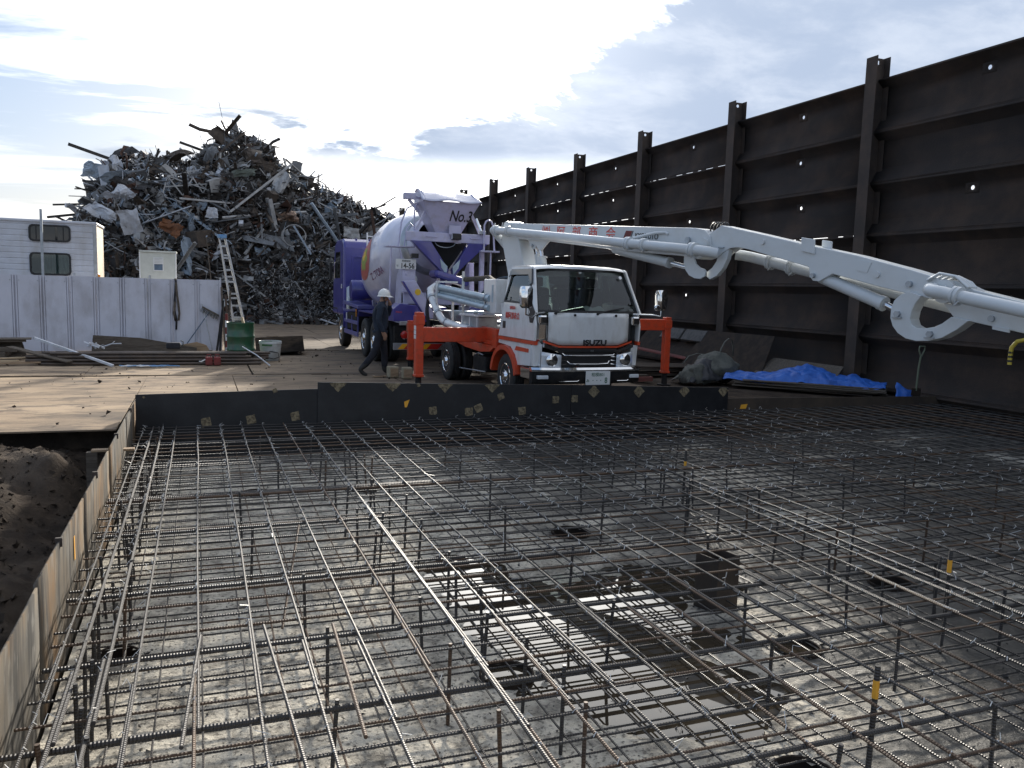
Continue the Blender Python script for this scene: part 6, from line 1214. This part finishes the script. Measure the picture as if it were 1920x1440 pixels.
# ================================================================ SCRAP HEAP
PROF = [(-6.2, .5), (-5.6, 3.6), (-5.25, 5.0), (-4.9, 5.7), (-4.35, 6.5), (-3.7, 7.2), (-2.96, 7.65), (-2.0, 7.7), (-1.03, 7.8), (-.59, 7.5), (.09, 8.0), (.73, 8.6), (1.75, 9.3), (2.52, 9.0), (3.31, 8.5), (4.23, 7.5), (4.91, 7.4), (6.0, 6.8), (7.13, 6.4), (8.27, 5.8), (9.9, 5.3), (11.3, 4.2), (12.3, 2.0)]
def heap_top(x):
    for (a, h0), (b, h1) in zip(PROF, PROF[1:]):
        if a <= x <= b: return h0 + (h1 - h0) * (x - a) / (b - a)
    return 0
def heap_z(x, y):
    h = heap_top(x); u = (y - 45.0) / (5.6 if y < 45 else 6)
    return h * max(0, 1 - abs(u) ** 1.9)
def build_heap():
    t = thing('scrap_heap', 'huge heap of mixed scrap metal behind the trailer and mixer truck', 'scrap heap', (2, 45, 0)); O = Vector((2, 45, 0)); random.seed(77)
    b = B(); n1, n2 = 70, 40
    def core(u, v):
        x = -6.1 + 18.3 * u; y = 39.3 + 11.6 * v; z = heap_z(x, y) * .93 - .2; p = Vector((x, y, z)); return p + wob(p, .5, .8) + wob(p, .22, 2.4) - O
    b.grid(core, n1, n2); b.make('rubble_core', 'scrap_dark', t).__setitem__('kind', 'stuff')
    cols = ['scrap_dark', 'scrap_brown', 'scrap_grey', 'scrap_light', 'scrap_white', 'scrap_blue', 'scrap_rust']
    def spot(front=True):
        while True:
            x = rnd(-6.0, 11.6); h = heap_top(x)
            if random.random() < .86:                       # front slope
                z = h * random.random() ** .85; u = (1 - min(.999, z / max(h, .1))) ** (1 / 1.9); y = 45 - 5.6 * u
            else: y = 45 + rnd(-1.2, 1.5); z = heap_z(x, y)
            return Vector((x, y, z))
    def rdir(flat=.6):
        v = Vector((random.gauss(0, 1), random.gauss(0, .8), random.gauss(0, flat))); return v.normalized()
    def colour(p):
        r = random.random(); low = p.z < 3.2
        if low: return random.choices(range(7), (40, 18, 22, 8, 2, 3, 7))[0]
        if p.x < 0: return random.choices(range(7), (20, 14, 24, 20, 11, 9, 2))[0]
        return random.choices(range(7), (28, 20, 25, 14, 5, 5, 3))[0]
    # shapes
    def sheet(b, o, s):
        d = rdir(); e = d.cross(rdir()).normalized(); n = d.cross(e); w, h = s * rnd(.5, 1.1), s * rnd(.2, .7); k = rnd(.05, .4) * s; ph = rnd(0, 6); f1 = rnd(2, 6)
        c = [(rnd(-.65, -.35), rnd(-.65, -.35)), (rnd(.3, .7), rnd(-.65, -.3)), (rnd(-.65, -.2), rnd(.3, .65)), (rnd(.2, .7), rnd(.3, .7))]; fo = rnd(.3, .7); fa = rnd(-.6, .6) * s if random.random() < .6 else 0
        def g(u, v):
            x = lerp(lerp(c[0][0], c[1][0], u), lerp(c[2][0], c[3][0], u), v); y = lerp(lerp(c[0][1], c[1][1], u), lerp(c[2][1], c[3][1], u), v)
            return o + d * w * x + e * h * y + n * (k * (math.sin(u * f1 + ph) * .6 + math.sin(v * 5 + u * 3 + ph) * .4) + fa * max(0, u - fo)) + wob((u * 3 + ph, v * 3, s), .05 * s, 1.3)
        q = 7 if s > .8 else 3; b.grid(g, q, q - 2 if q > 3 else 2)
    def beam(b, o, s):
        d = rdir(.7); l = s * rnd(1.0, 2.6); w = .05 + s * rnd(.03, .09)
        p, q = o - d * l / 2, o + d * l / 2; k = random.random()
        if k < .4: b.bar(p, q, w, w * rnd(.3, 1))
        elif k < .7: b.bar(p, q, w, .02); m = d.cross(Vector((0, 0, 1))).normalized() * w / 2; b.bar(p + m, q + m, .02, w)
        else: b.tube([p, (p + q) / 2 + rdir() * l * .04, q], w * .4, 6)
    def rod(b, o, s):
        d = rdir(.8); l = s * rnd(.8, 3.0); p = o - d * l / 2; b.tube([p + d * l * i / 4 + rdir() * l * rnd(0, .07) for i in range(5)], rnd(.010, .028), 4)
    def coil(b, o, s):
        d = rdir(); e = d.cross(rdir()).normalized(); r = s * rnd(.18, .45); k = random.randint(1, 3)
        for j in range(k): b.tube([o + (d * math.cos(a) + e * math.sin(a)) * r * rnd(.9, 1.1) + d.cross(e) * .03 * j for a in (R(30 * i) for i in range(12))], rnd(.010, .022), 4)
    def boxy(b, o, s):
        m = Matrix.Translation(o) @ rdir().to_track_quat('X', 'Z').to_matrix().to_4x4(); w, d, h = (s * rnd(.25, .6) for _ in range(3)); b.box(-w / 2, w / 2, -d / 2, d / 2, -h / 2, h / 2, m)
    def channel(b, o, s):
        d = rdir(); l = s * rnd(.8, 1.6); w = s * .16; u = d.cross(rdir()).normalized(); n = d.cross(u)
        pr = [u * w + n * w * .6, u * w, -u * w, -u * w + n * w * .6]; b.loft([[o - d * l / 2 + p for p in pr], [o + p + rdir() * .06 for p in pr], [o + d * l / 2 + p + u * rnd(-.2, .2) * s for p in pr]], caps=False, closed=False)
    def frame(b, o, s):
        d = rdir(.9); e = d.cross(rdir()).normalized(); w, h = s * rnd(.7, 1.1), s * rnd(.35, .6); c = [o + d * w * a + e * h * f for a, f in ((-.5, -.5), (.5, -.5), (.5, .5), (-.5, .5))]
        for i in range(4): b.bar(c[i], c[(i + 1) % 4], .035, .035)
        b.bar(c[0], c[2], .025, .025)
    kinds = [('bent_sheet', sheet, 80), ('scrap_beam', beam, 84), ('scrap_rod', rod, 50), ('wire_coil', coil, 22), ('scrap_box', boxy, 10), ('bent_channel', channel, 34), ('metal_frame', frame, 12)]
    for name, fn, cnt in kinds:
        for i in range(cnt):
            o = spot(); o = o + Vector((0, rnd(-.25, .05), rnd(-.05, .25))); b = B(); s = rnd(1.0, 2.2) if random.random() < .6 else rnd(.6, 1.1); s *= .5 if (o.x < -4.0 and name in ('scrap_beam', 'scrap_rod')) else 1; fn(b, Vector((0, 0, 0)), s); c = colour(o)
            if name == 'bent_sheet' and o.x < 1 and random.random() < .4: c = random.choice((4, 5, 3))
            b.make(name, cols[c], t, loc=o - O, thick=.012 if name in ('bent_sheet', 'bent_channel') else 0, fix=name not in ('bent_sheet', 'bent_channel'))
    # pieces one can pick out in the photograph
    def at(x, z, dy=-.35):
        h = heap_top(x); u = (1 - min(.999, max(0, z) / max(h, .1))) ** (1 / 1.9); return Vector((x, 45 - 5.6 * u + dy, z))
    def pick(name, m, x, z, build, label, thick=.012, dy=-.5):
        b = B(); build(b); o = b.make(name, m, t, loc=at(x, z, dy) - O, thick=thick, fix=False); o['label'] = label
    def shp(w, h, a, k, tilt=0.):
        ph = rnd(0, 9); c = [(rnd(-.62, -.40), rnd(-.6, -.42)), (rnd(.40, .62), rnd(-.6, -.36)), (rnd(-.62, -.34), rnd(.36, .6)), (rnd(.36, .62), rnd(.4, .62))]
        def f(b):
            m = Matrix.Rotation(R(a), 3, 'Y') @ Matrix.Rotation(R(tilt), 3, 'X')
            def g(u, v):
                x = lerp(lerp(c[0][0], c[1][0], u), lerp(c[2][0], c[3][0], u), v); y = lerp(lerp(c[0][1], c[1][1], u), lerp(c[2][1], c[3][1], u), v)
                return m @ (Vector((x * w, k * math.sin(u * 4 + v * 2) + k * max(0, u + v - 1.3) * 2, y * h)) + wob((u * 3 + ph, v * 3, ph), k * .7 + .03, 1.2))
            b.grid(g, 9, 8)
        return f
    pick('white_sheet', 'scrap_white', -2.9, 4.35, shp(.8, .95, -14, .06, 15), 'large white bent sheet low on the left flank', dy=-.8)
    pick('white_sheet', 'scrap_white', -4.1, 4.8, shp(1.2, .6, 30, .22, -10), 'crumpled white panel left of the flat white sheet', dy=-.8)
    pick('white_sheet', 'scrap_white', -3.4, 5.5, shp(1.2, .8, -35, .2, 5), 'pale torn sheet above the white sheets', dy=-.6)
    pick('white_sheet', 'scrap_blue', -4.5, 6.8, shp(1.0, .7, 20, .2, 10), 'pale blue bundle of sheet near the top left', dy=-.6)
    pick('white_sheet', 'scrap_white', -3.7, 7.0, shp(.9, 1.0, -20, .2, 5), 'white sheet standing at the top left edge', dy=-.5)
    pick('white_panel', 'scrap_white', .55, 5.0, shp(.55, .5, 5, .02), 'small square white plate in mid heap', dy=-.8)
    pick('perforated_panel', 'scrap_light', 7.0, 4.4, shp(.8, .6, 8, .02), 'light panel with round holes near the mixer cab', dy=-.9)
    pick('orange_scrap', 'scrap_orange', -1.2, 4.2, shp(.9, .55, 25, .12), 'orange sheet scrap low in the left half', dy=-.7)
    pick('copper_sheet', 'scrap_copper', 4.0, 5.0, shp(.9, .45, -5, .16), 'shiny copper-coloured bent sheet in mid heap', dy=-.8)
    pick('green_sheet', 'scrap_green', 2.0, 7.0, shp(1.1, .35, -6, .08), 'grey-green sheet below the peak', dy=-.6)
    pick('blue_channel', 'scrap_blue', 4.5, 3.9, lambda b: b.bar((-.35, 0, .65), (.45, 0, -.65), .14, .08), 'pale blue straight profile hanging in mid heap', 0, -1.0)
    def coil_b(b):
        for k in range(4): b.tube([Vector(((.52 + .02 * k) * math.cos(a), .05 * k, (.52 - .015 * k) * math.sin(a))) for a in (R(20 * i) for i in range(19))], .018, 5, caps=False)
    pick('cable_ring', 'scrap_light', 4.2, 4.1, coil_b, 'ring of pale cable beside the blue profile', 0, -.9); pick('cable_ring', 'scrap_grey', -2.0, 2.6, coil_b, 'ring of grey cable above the cream cabinet', 0, -1.0)
    pick('long_beam', 'scrap_light', 3.0, 6.7 - .45, lambda b: b.bar((1.15, 0, 1.25), (-1.75, -.25, -1.25), .30, .10), 'long pale plank slanting across the middle of heap', 0, -.8)
    pick('long_beam', 'scrap_brown', 1.0, 8.1, lambda b: b.bar((1.1, 0, 1.0), (-.8, -.2, -.8), .24, .09), 'brown plank slanting below the peak', 0, -.4)
    pick('long_beam', 'scrap_brown', 1.6, 9.3, lambda b: b.bar((-.5, 0, .5), (.7, -.2, -1.9), .24, .08), 'bent plank hanging from the peak', 0, -.4)
    pick('peak_block', 'scrap_grey', 1.72, 9.55, lambda b: b.loft([[Vector((-.28, -.2, -.5)), Vector((.36, -.2, -.6)), Vector((.3, .2, -.6)), Vector((-.28, .2, -.5))], [Vector((-.10, -.1, .42)), Vector((.10, -.1, .35)), Vector((.1, .1, .35)), Vector((-.1, .1, .42))]]), 'grey pointed block at the very peak', 0, 0)
    pick('peak_rod', 'scrap_brown', .5, 9.2, lambda b: b.tube([(-.9, 0, .35), (-.4, 0, .15), (.5, 0, .05)], .09, 6), 'thick bent rod sticking out left of the peak', 0, 0); pick('peak_rod', 'scrap_dark', -.1, 8.55, lambda b: b.tube([(-.75, 0, .1), (.6, 0, -.3)], .07, 6), 'straight dark rod sticking out left below the peak', 0, 0)
    pick('peak_rod', 'scrap_dark', 3.4, 8.9, lambda b: b.tube([(-.4, 0, -.5), (.2, 0, .15), (.55, 0, .35)], .08, 6), 'dark rod sticking out right of the peak', 0, 0)
    pick('dark_panel', 'scrap_grey', 4.75, 7.8, shp(.5, 1.0, 15, .02), 'upright dark panel on the right shoulder', dy=0)
    pick('left_rod', 'scrap_dark', -5.6, 5.3, lambda b: b.bar((-.9, 0, -.05), (.8, 0, .10), .10, .08), 'dark bar sticking out of left flank', 0, 0); pick('left_rod', 'scrap_dark', -5.75, 4.9, lambda b: b.bar((-1.0, 0, -.25), (.8, 0, .05), .22, .10), 'flat dark bar jutting left above the trailer', 0, 0)
    pick('left_rod', 'scrap_brown', -5.1, 6.0, lambda b: b.bar((-.4, 0, .15), (.9, 0, -.25), .34, .06), 'brown board jutting from the upper left flank', 0, 0)
    def tri(b):
        P = [(-1.0, -.6), (-.75, .35), (-.1, -.5), (.35, .35), (.8, -.35), (.95, .1), (-.9, -.15)]
        for i in range(len(P) - 1): b.bar((P[i][0], 0, P[i][1]), (P[i + 1][0], .05, P[i + 1][1]), .05, .05)
        b.bar((-1.0, 0, -.6), (.75, 0, -1.0), .06, .06); b.bar((-.75, 0, .35), (1.1, 0, -.2), .05, .05); b.bar((-.75, 0, .35), (.6, 0, .7), .04, .04)
    pick('lattice_frame', 'scrap_light', -.6, 6.3, tri, 'pale zigzag lattice frame in the left half', 0, -.8)
    pick('silver_drum', 'scrap_light', 7.9, 3.1, lambda b: b.lathe([(-.3, .01), (-.28, .2), (.25, .22), (.3, .01)], axis=(.2, .3, 1), n=14), 'shiny metal vessel near the mixer cab', 0, -1.1)
    pick('rusty_pole', 'scrap_rust', 8.0, 3.9, lambda b: b.bar((-.15, 0, 1.6), (.30, -.2, -1.6), .12, .12), 'rusty red pole leaning near the mixer cab', 0, -1.4)
    pick('right_strip', 'scrap_light', 9.0, 5.2, lambda b: b.bar((1.0, 0, .7), (-1.1, -.2, -.6), .10, .05), 'pale strip slanting near the right end', 0, -.6); pick('right_strip', 'scrap_light', 6.6, 5.4, lambda b: b.bar((-1.1, 0, .5), (1.0, 0, -.5), .09, .05), 'thin pale strip sloping right in the right half', 0, -.7)
    # everything too small to tell apart
    for pas in range(3):
        b = B()
        for i in range(2300):
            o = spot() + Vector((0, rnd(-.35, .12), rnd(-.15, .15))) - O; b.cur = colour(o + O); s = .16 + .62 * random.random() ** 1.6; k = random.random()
            if k < .34: sheet(b, o, s)
            elif k < .52: beam(b, o, s)
            elif k < .74: rod(b, o, s * 1.2)
            elif k < .84: coil(b, o, s * .8)
            elif k < .91: boxy(b, o, s)
            else: channel(b, o, s)
        q = b.make('small_scrap', cols, t, fix=False); q['kind'] = 'stuff'
    b = B()                                                 # bright turnings in the lower right
    for i in range(1500):
        x = rnd(2.2, 9.0); z = rnd(.1, 2.6) ; o = at(x, z, -.35) - O + Vector((0, rnd(-.3, .1), 0)); b.cur = random.choices((0, 2, 3), (40, 45, 15))[0]; d = rdir(); e = d.cross(rdir()).normalized(); r = rnd(.05, .15)
        b.tube([o + (d * math.cos(a) + e * math.sin(a)) * r + d.cross(e) * a * .02 for a in (R(50 * j) for j in range(random.randint(4, 9)))], rnd(.012, .024), 3)
    q = b.make('turnings', cols, t, fix=False); q['kind'] = 'stuff'
    # low loose scrap along the foot
    b = B()
    for i in range(500):
        x = rnd(-4, 9); o = Vector((x, rnd(38.2, 39.8), rnd(.02, .25))) - O; b.cur = random.choices(range(7), (45, 18, 18, 7, 4, 2, 6))[0]; s = rnd(.2, .6); random.choice((sheet, boxy, beam, rod))(b, o, s)
    q = b.make('loose_scrap', cols, t, fix=False); q['kind'] = 'stuff'
def scrap_mats():
    mat('scrap_dark', (.030, .027, .025), .6, .2, (.065, .053, .045), 6, .4, .7); mat('scrap_brown', (.10, .075, .055), .7, .1, (.06, .046, .037), 5); mat('scrap_grey', (.20, .20, .20), .5, .3, (.12, .118, .115), 5)
    mat('scrap_light', (.46, .45, .43), .45, .25, (.30, .29, .28), 4); mat('scrap_white', (.55, .57, .61), .5, .05, (.40, .40, .41), 2.5); mat('scrap_blue', (.36, .43, .50), .45, .1, (.28, .33, .38), 3); mat('scrap_rust', (.09, .042, .025), .8, .1, (.06, .034, .024), 5)
    mat('scrap_orange', (.22, .085, .03), .7, .1, (.14, .06, .03), 4); mat('scrap_copper', (.30, .19, .13), .4, .5, (.18, .13, .10), 4); mat('scrap_green', (.13, .15, .12), .6, .1, (.10, .11, .09), 4)
scrap_mats(); build_heap()
